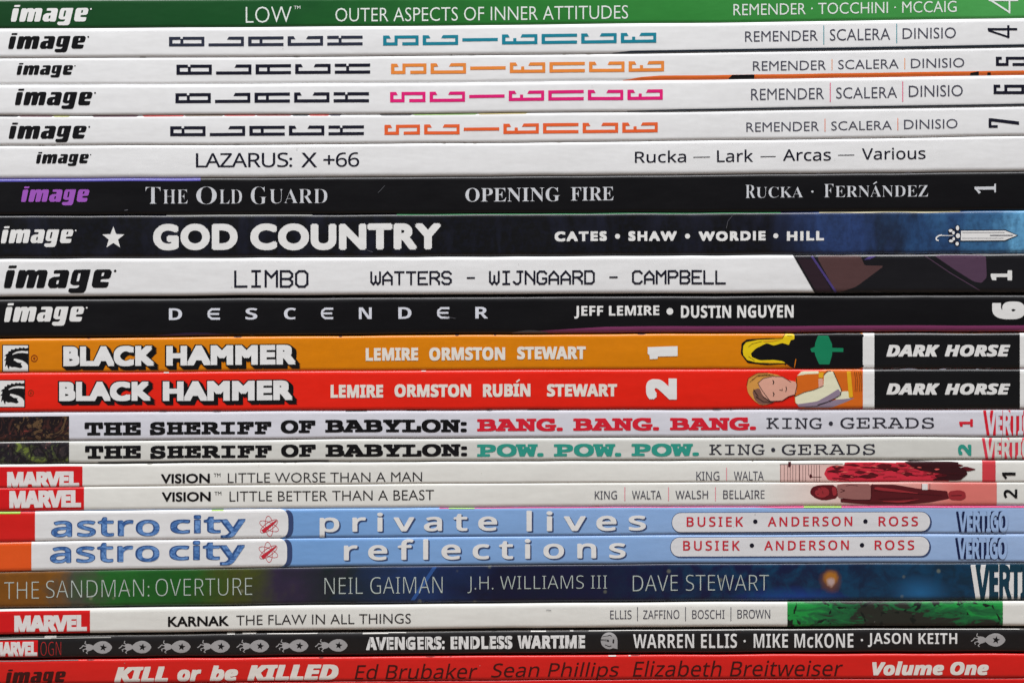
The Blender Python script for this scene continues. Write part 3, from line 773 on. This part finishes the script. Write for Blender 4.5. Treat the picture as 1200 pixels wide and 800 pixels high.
b = babylon(13, GREYW, 'pale stone comic book with wide slab capitals, half black and half green', A2,
 [('THE', (99.6, 165, 522, 537)), ('SHERIFF', (176, 318.5, 521.4, 536.6)), ('OF', (329.4, 370, 520.4, 535.2)), ('BABYLON:', (381.4, 547.4, 520, 535))],
 [('POW.', (559, 637, 519.8, 534.8)), ('POW.', (649, 728, 519.6, 534.6)), ('POW.', (740, 819, 519.4, 534.4))], ink('sea_green_ink', 46, 146, 130),
 [('KING', (831, 896, 520.2, 532.8)), ('GERADS', (916, 1025.5, 520, 532.6))], (906, 526.8),
 ink('sea_green_ink', 46, 146, 130), (1122.6, 1138.2, 520.6, 533.6), '2', (1154, 1221, 512.4, 538), ink('rose_ink', 214, 56, 74))
p = Print(b, 'edge_wear_and_highlight', BLACKI, 2); p.band(115, 385, bottom=0.8).band(238, 330, bottom=0.9).done()

# 14, 15 the thin white pair with red block
MRED = ink('block_red_ink', 206, 20, 24)
def mblock(b, x1, bx, layer=1, ya=None, yb=None):
    Print(b, 'publisher_block', MRED, layer).band(X0, x1, ya=ya, yb=yb).done()
    Print(b, 'publisher_logo', ink('off_white_ink', 226, 216, 214), layer+1).text('MARVEL', bx, 'b', off=0.042, sp=0.88).done()
PK = ink('pink_divider_ink', 222, 140, 150)
b = Book(14, WARM, 'thin white comic book with red block and red drawing of a fence', rt=2.4, rb=1.6)
mblock(b, 96.6, (8.4, 92.8, 552.2, 570.6), ya=EDGES[14](20)+3.6)
words(b, 'title', BLACKI, [('VISION', (188.6, 246, 554.6, 566))], 'g', off=0.029).text('TM', (250.4, 258.4, 554.2, 558.4)).done()
words(b, 'subtitle', ink('soft_black_ink', 48, 46, 48), [('LITTLE WORSE THAN A MAN', (267, 494.6, 553.2, 564.8))], 'g', off=-0.006).done()
words(b, 'author_names', GREYI, [('KING', (816, 843, 552.2, 562.6)), ('WALTA', (860, 895, 552, 562.4))], 's').done()
Print(b, 'divider', PK).line([(851.4, 547.6), (851.4, 563)], 0.9).done()
v = lambda *pts: Z(910, 535, 8, pts)
v2 = lambda *pts: Z(1050, 535, 8, pts)
DRED = ink('deep_red_ink', 90, 18, 26); BRED = ink('bright_red_ink', 200, 44, 62); LINEI = ink('maroon_line_ink', 70, 20, 26)
Print(b, 'artwork', ink('pink_wash_ink', 222, 184, 176), 1).band(914, 990, ya=544).done()
p = Print(b, 'artwork', LINEI, 2)
for a in (38, 72, 104, 128, 152, 180, 214, 246, 272, 300, 326, 352, 376, 402): p.line(v((a, 75), (a, 232 if a < 300 or a > 330 else 175)), 0.45 if a != 214 else 0.9)
p.line(v((30,70),(620,66)), 0.6).line(v((330,188),(420,188)), 0.6); p.poly(v((110,45),(135,45),(135,85),(118,98),(108,90))).disc(950, 557.6, 1.7, 2.3).done()
Print(b, 'artwork', BRED, 1).poly(v((445,160),(470,105),(520,82),(635,85),(640,52),(900,50),(1190,60),(1190,235),(560,232),(480,215)), cut=0.08).done()
# loose folds of red and dark cloth standing in for the drawn figure
rnd = random.Random(11)
p = Print(b, 'artwork', DRED, 2)
for k in range(30):
    x = 968+k*5.4+rnd.uniform(-3, 3); y = 548+rnd.uniform(-4, 10); L = rnd.uniform(8, 24); t = rnd.uniform(0.8, 3.0)
    p.poly([(x, y), (x+L*.4, y-t), (x+L, y+rnd.uniform(-1.5, 1.5)), (x+L*.5, y+t)], cut=0.15)
p.done()
Print(b, 'artwork', ink('dark_cloth_ink', 52, 16, 22), 3).poly([(1058, 539.5), (1123, 540.6), (1123, 547), (1131, 549), (1134, 555), (1124, 563), (1090, 562), (1112, 556), (1075, 550)], cut=0.12).done()
Print(b, 'artwork', ink('bright_red_ink', 200, 44, 62), 1).band(1050, 1112, ya=541.5, yb=563.6).done()
p = Print(b, 'artwork', LINEI, 4)
for k in range(30):
    x = 968+k*5+rnd.uniform(-4, 4); y = 546+rnd.uniform(-3, 14); p.line([(x, y), (x+rnd.uniform(5, 12), y+rnd.uniform(-2, 2)), (x+rnd.uniform(13, 20), y+rnd.uniform(-2, 2))], 0.5)
p.done()
p = Print(b, 'artwork', ink('coral_ink', 226, 96, 90), 3)
for k in range(14):
    x = 975+k*9+rnd.uniform(-3, 3); y = 547+rnd.uniform(-2, 13); L = rnd.uniform(5, 12)
    p.poly([(x, y), (x+L*.4, y-rnd.uniform(.4, 1.3)), (x+L, y+rnd.uniform(-1, 1)), (x+L*.5, y+rnd.uniform(.3, 1))], cut=0.15)
p.done()
Print(b, 'red_strip', ink('strip_red_ink', 204, 62, 70), 1).band(1151, 1166.6).done()
words(b, 'volume_number', BLACKI, [('1', (1174.2, 1190, 553.2, 561))], 'b', rot=True, layer=2).done()

b = Book(15, WARM, 'thin white comic book with red block and pink and maroon panel', rt=1.6, rb=2.6)
mblock(b, 98.4, (11, 95, 574.2, 594.4))
words(b, 'title', BLACKI, [('VISION', (189.6, 247, 576, 587.4))], 'g', off=0.029).text('TM', (251.4, 259.4, 575.6, 579.8)).done()
words(b, 'subtitle', ink('soft_black_ink', 48, 46, 48), [('LITTLE BETTER THAN A BEAST', (269, 508.6, 574.6, 586.4))], 'g', off=-0.006).done()
words(b, 'author_names', GREYI, [('KING', (697, 723, 574.8, 584.6)), ('WALTA', (740.6, 775, 574.6, 584.4)), ('WALSH', (791.6, 829.6, 574.4, 584.2)), ('BELLAIRE', (847.4, 896, 574, 584))], 's', layer=2).done()
p = Print(b, 'divider', PK)
for x in (732.2, 783.4, 838.4): p.line([(x, 570.4), (x, 586.6)], 0.9)
p.done()
n = N('pink_panel')
PKM = n.finish(n.ramp(n.xpix(890, 1120), [(0.0, C(223, 220, 214)), (0.5, C(226, 186, 176)), (1.0, C(218, 118, 110))]))
Print(b, 'artwork', PKM, 1).band(890, 1168).done()
Print(b, 'artwork', DRED, 2).poly(v((310,340),(330,285),(400,262),(560,262),(580,385),(440,410),(360,385)), cut=0.2).done()
Print(b, 'artwork', ink('rust_red_ink', 150, 44, 50), 3).poly(v((350,335),(400,280),(480,290),(500,350),(440,385),(380,375)), cut=0.25).poly(v((515,285),(560,280),(565,355),(530,370)), cut=0.2).done()
Print(b, 'artwork', ink('dusty_rose_ink', 146, 96, 92), 3).poly(v((565,262),(640,250),(880,255),(885,400),(720,400),(575,380)), cut=0.08).done()
Print(b, 'artwork', ink('maroon_ink2', 84, 22, 28), 2).poly([(1020, 567.2), (1048, 567.4), (1075, 572), (1110, 575), (1112, 584), (1090, 588), (1064, 590.6), (1020, 591), (985, 588), (985, 584), (1019, 584)], cut=0.06).done()
Print(b, 'artwork', ink('rust_red_ink', 150, 44, 50), 3).poly([(1111, 575.5), (1124, 573.6), (1131, 576), (1132, 583), (1126, 586), (1112, 585)], cut=0.2).done()
Print(b, 'artwork', WHITEI, 3).band(1080.5, 1087, ya=566.5, yb=573.5, nx=4).done()
Print(b, 'artwork', LINEI, 4).line([(1080, 566), (1080, 573)], .5).line([(1089.5, 566), (1089.5, 574)], .5).line([(1114, 580.3), (1127, 580)], .6).line(v((600,300),(640,315),(600,330)), .6).line(v((375,310),(390,300)), .5).line(v((380,350),(395,345)), .5).line(v((430,320),(436,345)), .6).line(v((400,275),(420,300)), .4).line(v((700,400),(880,405),(900,250)), .5).line(v((650,270),(700,262),(760,270)), .4).line(v((590,385),(660,395)), .4).line([(1024, 574), (1060, 577), (1104, 580)], .4).line([(1030, 584), (1070, 583)], .4).done()
Print(b, 'artwork', ink('rust_red_ink', 150, 44, 50), 3).poly([(1026, 570), (1050, 573), (1080, 578), (1050, 577), (1024, 573)], cut=.15).poly([(1030, 587), (1060, 586), (1080, 584), (1056, 589)], cut=.15).done()
words(b, 'volume_number', BLACKI, [('2', (1176, 1192, 573, 583.4))], 'b', rot=True, layer=2).done()

# 16, 17 the blue pair
BLUE = N('sky_blue_cover'); fb = BLUE.noise(BLUE.pos((1, 1, 2)), 60, 4, 0.6)
BLUE = BLUE.finish(BLUE.mix(fb, BLUE.ramp(BLUE.xpix(340, 1200), [(0, C(104, 150, 204)), (1, C(142, 170, 210))]), BLUE.ramp(BLUE.xpix(340, 1200), [(0, C(124, 166, 216)), (1, C(160, 184, 220))])))
n = N('brushed_blue_ink'); fb = n.noise(n.pos((1, 1, 1.8), (1, 0, 2)), 480, 3, 0.5, 1.2)
BRUSH = n.finish(n.ramp(fb, [(0.36, C(52, 90, 148)), (0.46, C(78, 120, 178)), (0.62, C(110, 150, 204))]))
SHB = ink('shadow_blue_ink', 54, 70, 110); RI = ink('brick_red_ink', 192, 40, 56)
def city(i, lab, blk, bx1, wx, aw, cw, atom, names, pill, au, dots, vb):
    b = Book(i, BLUE, lab, rt=2.2, rb=2.2, out=0.0001)
    Print(b, 'colour_block', blk, 1).band(X0, bx1).done()
    T = lambda x: b.top(x)+1.0; B = lambda x: b.bot(x)-1.0
    def cap(w_, dx):
        mid = (b.top(w_)+b.bot(w_))/2; H = (b.bot(w_)-b.top(w_))/2-0.6
        return [(w_-9+dx, mid-H)]+[(w_-9+dx+9*math.sin(math.radians(a)), mid-H*math.cos(math.radians(a))**0.6 if a < 90 else mid+H*abs(math.cos(math.radians(a)))**0.6) for a in range(10, 180, 10)]+[(w_-9+dx, mid+H)]
    Print(b, 'label_shadow', SHB, 1).poly(cap(wx, 6)).done()
    Print(b, 'white_label', WHITE, 2).band(bx1, wx-9).poly(cap(wx, 0)).done()
    Print(b, 'title_shade', ink('ink_navy_blue', 44, 76, 128), 3).text('astro', aw, 's', off=0.029, sp=1.06).text('city', cw, 's', off=0.033, sp=1.06).done()
    q = lambda w_: (w_[0]+1.1, w_[1]-0.1, w_[2]+1.1, w_[3]-0.2)
    Print(b, 'title', BRUSH, 4).text('astro', q(aw), 's', off=0.012, sp=1.1).text('city', q(cw), 's', off=0.015, sp=1.1).done()
    p = Print(b, 'emblem', RI, 3)
    for r in (0, 60, 120):
        pts = []
        for k in range(25):
            t = 2*math.pi*k/24; u = 12*math.cos(t); q = 4.4*math.sin(t); a = math.radians(r+25)
            pts.append((atom[0]+u*math.cos(a)-q*math.sin(a), atom[1]+u*math.sin(a)+q*math.cos(a)))
        p.line(pts, 0.55)
    p.poly([(atom[0]-9, atom[1]+4.6), (atom[0]+8, atom[1]-7), (atom[0]+9.4, atom[1]-6), (atom[0]-6, atom[1]+8.2)]); p.done()
    for t, bx in names:
        Print(b, 'subtitle_shadow', SHB, 1).text(t, bx, 's', off=0.028, sp=1.5, dx=1.4, dy=1.3).done()
        Print(b, 'subtitle', ink('white_ink', 222, 220, 218), 2).text(t, bx, 's', off=0.024, sp=1.5).done()
    x0, x1, yt, yb = pill; xc = (x0+x1)/2
    def cappill(e, dx=0, dy=0):
        r = (yb-yt)/2+e; m = (yt+yb)/2+dy
        L = [(x0+r-e+dx-r*math.sin(math.radians(a))*0.9, m-r*math.cos(math.radians(a))) for a in range(180, -1, -15)]
        R = [(x1-r+e+dx+r*math.sin(math.radians(a))*0.9, m-r*math.cos(math.radians(a))) for a in range(0, 181, 15)]
        return L+R
    Print(b, 'plate_shadow', SHB, 1).poly(cappill(0.7), xc=xc).poly(cappill(0.6, 1.4, 1.0), xc=xc).done()
    Print(b, 'name_plate', ink('plate_grey_ink', 214, 214, 216), 2).poly(cappill(0), xc=xc).done()
    words(b, 'author_names', RI, au, 's', layer=3, off=0.02, sp=1.35).done()
    p = Print(b, 'name_plate_dot', NAVYI, 3)
    for x, y in dots: p.disc(x, y, 2.6)
    p.done()
    ctext(b, vb, BLUE, ink('midnight_ink', 16, 28, 70), dx=-2.0, dy=0)
    return b
b = city(16, 'light blue comic book with a red left end and wide lower-case letters', ink('block_red_ink', 206, 28, 24), 41.2, 338,
  (60, 187.2, 605.4, 628.2), (199.6, 287.8, 602.8, 630.6), (315.4, 616), [('private', (374.6, 582.6, 599.8, 628.8)), ('lives', (617, 756.8, 597.6, 621.8))],
  (786.4, 1091, 600, 622.8), [('BUSIEK', (804.6, 870.8, 605, 616.6)), ('ANDERSON', (899.6, 998.6, 604.8, 616.2)), ('ROSS', (1029.4, 1075.6, 604.6, 616))],
  [(885, 610.6), (1014, 610.4)], (1123, 1181, 598.4, 623.6))
Print(b, 'cover_art_and_reflection_edge', ink('magenta_ink', 206, 40, 110), 1).band(515, X1, top=lambda x: 0.9 if x < 900 else 2.0).done()
Print(b, 'cover_art_and_reflection_edge', ink('lime_ink', 150, 190, 60), 2).band(X0, 24, top=2.4).band(248, 262, top=1.4).band(526, 556, top=1.2).band(942, 986, top=2.0).done()
b = city(17, 'light blue comic book with an orange left end and wide lower-case letters', ink('block_orange_ink', 232, 84, 26), 37, 336.6,
  (58.6, 187, 635.4, 658.6), (198.4, 287, 632.8, 662.2), (314.6, 646.4), [('reflections', (403, 733, 630.4, 654.8))],
  (784.8, 1090, 629.2, 651.4), [('BUSIEK', (800.4, 866.8, 633, 644.6)), ('ANDERSON', (895.4, 994.6, 632.8, 644.2)), ('ROSS', (1024.8, 1071.2, 632.4, 643.8))],
  [(881, 638.6), (1010, 638.2)], (1122, 1180, 629.4, 654.8))

# 18 many-coloured night spine
n = N('cosmic_cover')
f1 = n.noise(n.pos((1, 1, 1.2)), 95, 4, 0.6, 0.5); f2 = n.noise(n.pos((1, 1, 1), (4, 0, 1)), 260, 4, 0.6, 0.6)
xx = n.math('ADD', n.xpix(-40, 1240), n.math('MULTIPLY_ADD', f1, 0.10, -0.05))
c1 = n.ramp(xx, [(0.0, C(128, 74, 18)), (0.075, C(120, 76, 22)), (0.10, C(72, 70, 60)), (0.13, C(32, 96, 34)), (0.2, C(28, 86, 28)), (0.25, C(66, 72, 24)), (0.29, C(48, 38, 62)), (0.34, C(28, 36, 40)), (0.42, C(26, 48, 92)),
  (0.48, C(16, 18, 46)), (0.72, C(18, 24, 60)), (1.0, C(12, 50, 66))])
cb = n.ramp(f2, [(0.40, (0, 0, 0, 1)), (0.66, (1, 1, 1, 1))])
rightm = n.ramp(n.xpix(700, 900), [(0, (0, 0, 0, 1)), (1, (1, 1, 1, 1))])
c2 = n.mix(n.math('MULTIPLY', cb, rightm), c1, C(14, 62, 96))
c3 = n.mix(n.math('MULTIPLY', cb, 0.35), c2, n.mix(0.5, c2, C(10, 30, 30)))
stars = n.new('ShaderNodeTexVoronoi'); stars.inputs['Scale'].default_value = 190; n.link(n.pos((1, .01, 1)), stars.inputs['Vector'])
sm = n.ramp(stars.outputs['Distance'], [(0.05, (1, 1, 1, 1)), (0.12, (0, 0, 0, 1))])
c4 = n.mix(n.math('MULTIPLY', sm, 0.35), c3, C(150, 150, 120))
def spot(base, px, py, r0, r1, colr, amt=1.0, sx=1.0):
    """printed glow round one star"""
    sub = n.new('ShaderNodeVectorMath', operation='SUBTRACT'); n.link(n.geo.outputs['Position'], sub.inputs[0])
    sub.inputs[1].default_value = ((px-600)*S, 0, (ZB-py)*S)
    mul = n.new('ShaderNodeVectorMath', operation='MULTIPLY'); n.link(sub.outputs[0], mul.inputs[0]); mul.inputs[1].default_value = (sx, 0, 1)
    ln = n.new('ShaderNodeVectorMath', operation='LENGTH'); n.link(mul.outputs[0], ln.inputs[0])
    d = n.math('ADD', n.math('DIVIDE', ln.outputs['Value'], S), n.math('MULTIPLY_ADD', f2, 12.0, -6.0))
    mr = n.new('ShaderNodeMapRange'); n.link(d, mr.inputs[0]); mr.inputs[1].default_value = r0; mr.inputs[2].default_value = r1
    mr.inputs[3].default_value = amt; mr.inputs[4].default_value = 0
    return n.mix(mr.outputs[0], base, colr)
c4 = spot(c4, 930, 708, 4, 22, C(26, 70, 150), 0.8, 0.25)
c4 = spot(c4, 1078, 694, 2, 22, C(34, 100, 150), 0.7, 0.6)
c4 = spot(c4, 974, 680, 7, 15, C(96, 60, 50), 0.9)
c4 = spot(c4, 974, 677, 5, 10, C(170, 110, 36), 0.9)
c4 = spot(c4, 974, 681, 2, 6, C(180, 160, 160), 0.8)
COS = n.finish(c4)
b = Book(18, COS, 'comic book with a brown, green and midnight blue starry spine', rt=2.4, rb=2.6)
GS = ink('mist_grey_ink', 178, 188, 182)
words(b, 'title', GS, [('THE', (5, 45.6, 681.4, 701)), ('SANDMAN:', (54, 175, 679, 699.4)), ('OVERTURE', (182.4, 295.6, 677.2, 697.6))], 's', off=-0.02).done()
words(b, 'author_names', GS, [('NEIL GAIMAN', (380.4, 518.6, 675.6, 695.2)), ('J.H. WILLIAMS III', (547.6, 711.4, 674, 693.6)), ('DAVE STEWART', (741.6, 901, 672.8, 692.2))], 's', off=-0.018, layer=2).done()
Print(b, 'light_streak', ink('streak_ink', 44, 80, 140), 1).poly([(507, 664), (512, 664), (486, 703), (481, 703)]).done()
ctext(b, (1143, 1237, 660.6, 702), ink('teal_black_ink', 14, 54, 72), WHITEI, dx=-4.0, dy=0)

# 19 white with red block and green art
b = Book(19, WARM, 'white comic book with a red block and a green and black drawing', rt=3.2, rb=2.4, out=0.0002)
mblock(b, 105.6, (17, 102, 720.2, 739.4), ya=EDGES[19](30)+3.4)
words(b, 'title', BLACKI, [('KARNAK', (197, 268.4, 721.4, 733.2))], 'g', off=0.029).done()
words(b, 'subtitle', ink('soft_black_ink', 48, 46, 48), [('THE FLAW IN ALL THINGS', (277, 481.6, 719, 730.8))], 'g', off=-0.004).done()
words(b, 'author_names', GREYI, [('ELLIS', (715, 740, 714.4, 724.8)), ('ZAFFINO', (753.6, 796, 714.2, 724.6)), ('BOSCHI', (811, 849, 714, 724.4)), ('BROWN', (864, 902.4, 713.6, 724))], 's').done()
p = Print(b, 'divider', GREYI)
for x in (747, 803.2, 856.4): p.line([(x, 710.6), (x, 727)], 0.8)
p.done()
n = N('green_cave_art')
f = n.noise(n.pos((0.5, 1, 1.2), (2, 0, 0)), 340, 4, 0.6, 1.4)
sp_ = n.new('ShaderNodeSeparateXYZ'); n.link(n.geo.outputs['Position'], sp_.inputs[0])
zz = n.new('ShaderNodeMapRange'); n.link(sp_.outputs[2], zz.inputs[0]); zz.inputs[1].default_value = (ZB-734)*S; zz.inputs[2].default_value = (ZB-706)*S
bias = n.ramp(n.xpix(922, 1176), [(0.0, (0.72,)*3+(1,)), (0.13, (0.56,)*3+(1,)), (0.26, (0.42,)*3+(1,)), (0.40, (0.24,)*3+(1,)), (0.56, (0.14,)*3+(1,)), (0.72, (0.28,)*3+(1,)), (1.0, (0.4,)*3+(1,))])
tot = n.math('ADD', n.math('ADD', n.math('MULTIPLY', f, 0.9), bias), n.math('MULTIPLY', zz.outputs[0], n.ramp(n.xpix(922, 1176), [(0.3, (0.02,)*3+(1,)), (0.6, (0.34,)*3+(1,))])))
c = n.ramp(n.math('MULTIPLY', tot, 0.6), [(0.0, C(36, 34, 30)), (0.50, C(40, 42, 36)), (0.53, C(26, 84, 50)), (0.60, C(30, 104, 56)), (0.66, C(30, 140, 62))])
v_ = n.new('ShaderNodeTexVoronoi'); v_.feature = 'DISTANCE_TO_EDGE'; v_.inputs['Scale'].default_value = 175; n.link(n.pos((0.8, .01, 1.1), (.7, 0, 0)), v_.inputs['Vector'])
f3 = n.noise(n.pos(), 500, 3, 0.6)
e = n.ramp(n.math('ADD', v_.outputs['Distance'], n.math('MULTIPLY_ADD', f3, 0.34, -0.15)), [(0.015, (0, 0, 0, 1)), (0.04, (1, 1, 1, 1))])
Print(b, 'artwork', n.finish(n.mix(e, (0.008, 0.012, 0.01, 1), c)), 1).band(922.6, 1175).done()

# 20 thin black with emblems
b = Book(20, ink('charcoal_cover', 25, 23, 24, mottle=0.12), 'thin black comic book with a row of grey star emblems and a grey round mark', rt=5.2, rb=3.0)
BX = ink('block_red_ink', 206, 20, 24)
Print(b, 'publisher_block', BX, 1).band(X0, 44.4, ya=750.4, yb=769.4).done()
Print(b, 'publisher_logo', ink('off_white_ink', 226, 216, 214), 2).text('MARVEL', (-8.5, 43.6, 751.6, 768.4), 'b', off=0.042, sp=0.88).done()
Print(b, 'series_mark', ink('dim_red_ink', 178, 40, 40), 1).text('OGN', (47.6, 71.6, 751.4, 767.6), 's', off=-0.02, sp=1.02).done()
GE = ink('emblem_grey_ink', 158, 156, 156)
def emblem(x0, x1, yt, yb):
    W = x1-x0; H = yb-yt; f = lambda u, v: (x0+u*W, yt+v*H)
    p = Print(b, 'emblem', GE, 1)
    p.poly([f(.36,.5), f(.42,.34), f(.52,.12), f(.66,0), f(.8,.02), f(.93,.22), f(1,.5), f(.93,.78), f(.8,.98), f(.66,1), f(.52,.88), f(.42,.66)], cut=0.2)
    p.poly([f(.44,.5), f(.38,.3), f(.26,.22), f(.18,.34), f(.2,.5), f(.18,.66), f(.26,.8), f(.38,.7)], cut=0.15)
    p.line([f(.24,.3), f(.16,.2), f(.18,.02)], 1.0, ext=.2).line([f(.2,.42), f(.1,.36), f(.06,.5), f(0,.6)], 1.1, ext=.2).line([f(.2,.6), f(.1,.7), f(.12,.84)], 1.0, ext=.2).line([f(.26,.76), f(.2,.92), f(.24,1)], 1.0, ext=.2)
    p.done()
    c = f(.72, .5); Print(b, 'emblem_star', BLACKI, 2).poly(star(c[0], c[1], H*0.3, H*0.13, rot=-80)).done()
for k in range(7):
    x0 = 93.4+k*46; yy = 750.6-k*0.4; emblem(x0, x0+38.4, yy, yy+14.8)
emblem(1138, 1178.6, 741.4, 757)
p = Print(b, 'title', WHITEI)
for t, bx in [('AVENGERS:', (429, 521, 745.6, 760.8)), ('ENDLESS', (528, 600.4, 744.8, 760)), ('WARTIME', (606.6, 685.6, 744, 759.2))]: p.text(t, bx, 'b', off=0.03)
p.done()
p = Print(b, 'title_stencil_gap', ink('charcoal_cover', 25, 23, 24), 2)
rnd = random.Random(2)
for (a, c_, yt) in ((429, 517, 745.6), (528, 600, 744.8), (606, 685, 744)):
    n_ = int((c_-a)/10.2)
    for k in range(n_):
        x = a+4.6+k*(c_-a)/n_; p.line([(x, yt+1), (x+0.6, yt+14.5)], 0.7)
p.done()
Print(b, 'round_mark', GE, 1).disc(713.8, 750.2, 9.8, 9.8, 24).poly([(716, 750), (723.6, 750), (723.6, 760), (716, 758)]).done()
Print(b, 'round_mark', ink('charcoal_cover', 25, 23, 24), 2).line([(704, 748.6), (713, 749.2), (713.5, 750.6), (704, 749.6)], .5).line([(709, 755), (714, 757), (716.5, 756)], .9).line([(712, 744.6), (714.5, 743.6), (717, 745)], .9).line([(719, 748.6), (718.6, 753)], 1.8).line([(706, 745.4), (712, 744.4)], .5).disc(712.6, 750.4, 1.2).done()
p = words(b, 'author_names', WHITEI, [('WARREN ELLIS', (742, 863.6, 742.2, 758.8)), ('MIKE McKONE', (883.2, 1000, 741.8, 758.4)), ('JASON KEITH', (1017, 1121.6, 741.2, 757.6))], 'b', off=-0.004, sp=1.03)
p.disc(872.6, 750.6, 1.4).disc(1010, 749.4, 1.4); p.done()
WN = ink('worn_and_highlight_white', 200, 198, 192)
p = Print(b, 'edge_wear_and_highlight', WN, 3)  # rubbed chips, plus the fold's highlight painted in as thin white lines
def wline(x0, x1, d, th):
    for a in np.arange(x0, x1, 12):
        c_ = min(a+12, x1)
        p.poly([(a, b.top(a)+d), (c_, b.top(c_)+d), (c_, b.top(c_)+d+th), (a, b.top(a)+d+th)])
wline(X0, 60, 4.2, 0.9); wline(60, 130, 4.4, 0.5); wline(313, 372, 2.6, 0.9); wline(425, 455, 2.8, 1.6); wline(455, 476, 2.6, 0.9); wline(622, 640, 2.2, 1.5)
wline(668, 672, 2.2, 1.2); wline(690, 1195, 2.6, 0.8); wline(52, 66, 1.4, 2.2); wline(266, 275, 1.0, 2.2); wline(284, 300, 1.0, 2.0)
p.done()

# 21 red with slanted lettering
KR = ink('scarlet_cover', 206, 30, 24)
b = Book(21, KR, 'red comic book with slanted heavy white lettering and slanted dark names', rt=2.2, rb=2.4, out=0.0002)
image_logo(b, (6.6, 77.6, 783.2, 803), ink('burnt_ink', 60, 14, 12), dot=False)
words(b, 'title', ink('ivory_ink', 226, 214, 206), [('KILL', (134, 197, 780.6, 798.4)), ('or', (208, 236, 783.8, 797.8)), ('be', (246, 279, 779, 797.2)), ('KILLED', (290, 396.8, 778, 796.2))], 'bi', off=0.034, sp=0.98).done()
words(b, 'author_names', ink('burnt_ink', 60, 14, 12), [('Ed Brubaker', (415.6, 559.6, 777, 795.2)), ('Sean Phillips', (575.4, 725.6, 775.2, 797.2)), ('Elizabeth Breitweiser', (741.4, 987.8, 773, 791.8))], 's', shear=0.2).done()
words(b, 'volume_number', ink('ivory_ink', 226, 214, 206), [('Volume One', (1022, 1158.4, 774.2, 790.4))], 'bi', off=0.03).done()
Print(b, 'edge_wear_and_highlight', WN, 3).band(713, 722, top=1.4, nx=5).band(736.5, 739, top=1.2, nx=4).done()
Print(b, 'edge_wear_and_highlight', ink('rubbed_dark', 90, 70, 70), 3).band(X0, 92, top=0.9).done()
# 22 the next red spine below, mostly out of view
Book(22, ink('deep_red_cover', 196, 20, 16), 'plain red comic book at the very bottom, only its top edge showing', rt=2.2, rb=2.4)

# small dents and rubbed places along the long edges, and a few specks of dirt
DIRT = ink('dirt_speck', 150, 146, 140)
for k, (bi, sd) in enumerate([(1, 'bottom'), (2, 'top'), (4, 'bottom'), (5, 'top'), (8, 'bottom'), (14, 'top'), (15, 'bottom'), (19, 'bottom')]):
    chips(BOOKS[bi], X0+60, 1180, sd, 5, DIRT, 40+k, 2, 9, 0.5)
for k, (bi, sd) in enumerate([(6, 'top'), (9, 'top'), (9, 'bottom'), (10, 'top'), (11, 'bottom'), (18, 'bottom'), (20, 'bottom'), (21, 'top')]):
    chips(BOOKS[bi], X0+60, 1180, sd, 6, ink('rubbed_dark', 90, 70, 70) if bi in (10, 11, 21) else ink('rubbed_edge', 86, 84, 90), 60+k, 2, 12, 0.55)
rnd = random.Random(21)
for bi in (1, 3, 5, 8, 14, 16, 19, 21):
    for _ in range(2):
        x = rnd.uniform(120, 1100); y = BOOKS[bi].top(x)+rnd.uniform(0.12, 0.9)*(BOOKS[bi].bot(x)-BOOKS[bi].top(x))
        Print(BOOKS[bi], 'dirt_speck', DIRT, 4).disc(x, y, rnd.uniform(0.3, 0.6), rnd.uniform(0.2, 0.5), 7).done()
# hairline scratches on the dark laminate
SCR = ink('scratch_grey', 92, 92, 98)
def scratch(bk, pts, th=0.45): Print(bk, 'scratch', SCR, 4).line(pts, th).done()
scratch(BOOKS[6], [(443, 226), (447, 222), (451, 217.5)]); scratch(BOOKS[6], [(146, 246.5), (150, 246)], 0.8)
scratch(BOOKS[7], [(851, 268), (853, 259), (858, 253)]); scratch(BOOKS[9], [(521, 370), (526, 371.6), (534, 373)])
scratch(BOOKS[7], [(430, 293), (437, 295.5)]); scratch(BOOKS[8], [(1023, 341), (1031, 342)], 0.5)
scratch(BOOKS[19], [(880, 702+13), (888, 702.6+13)], 0.5); scratch(BOOKS[19], [(640, 714), (646, 714.4)], 0.6)
for o in WAITING: col.objects.link(o)
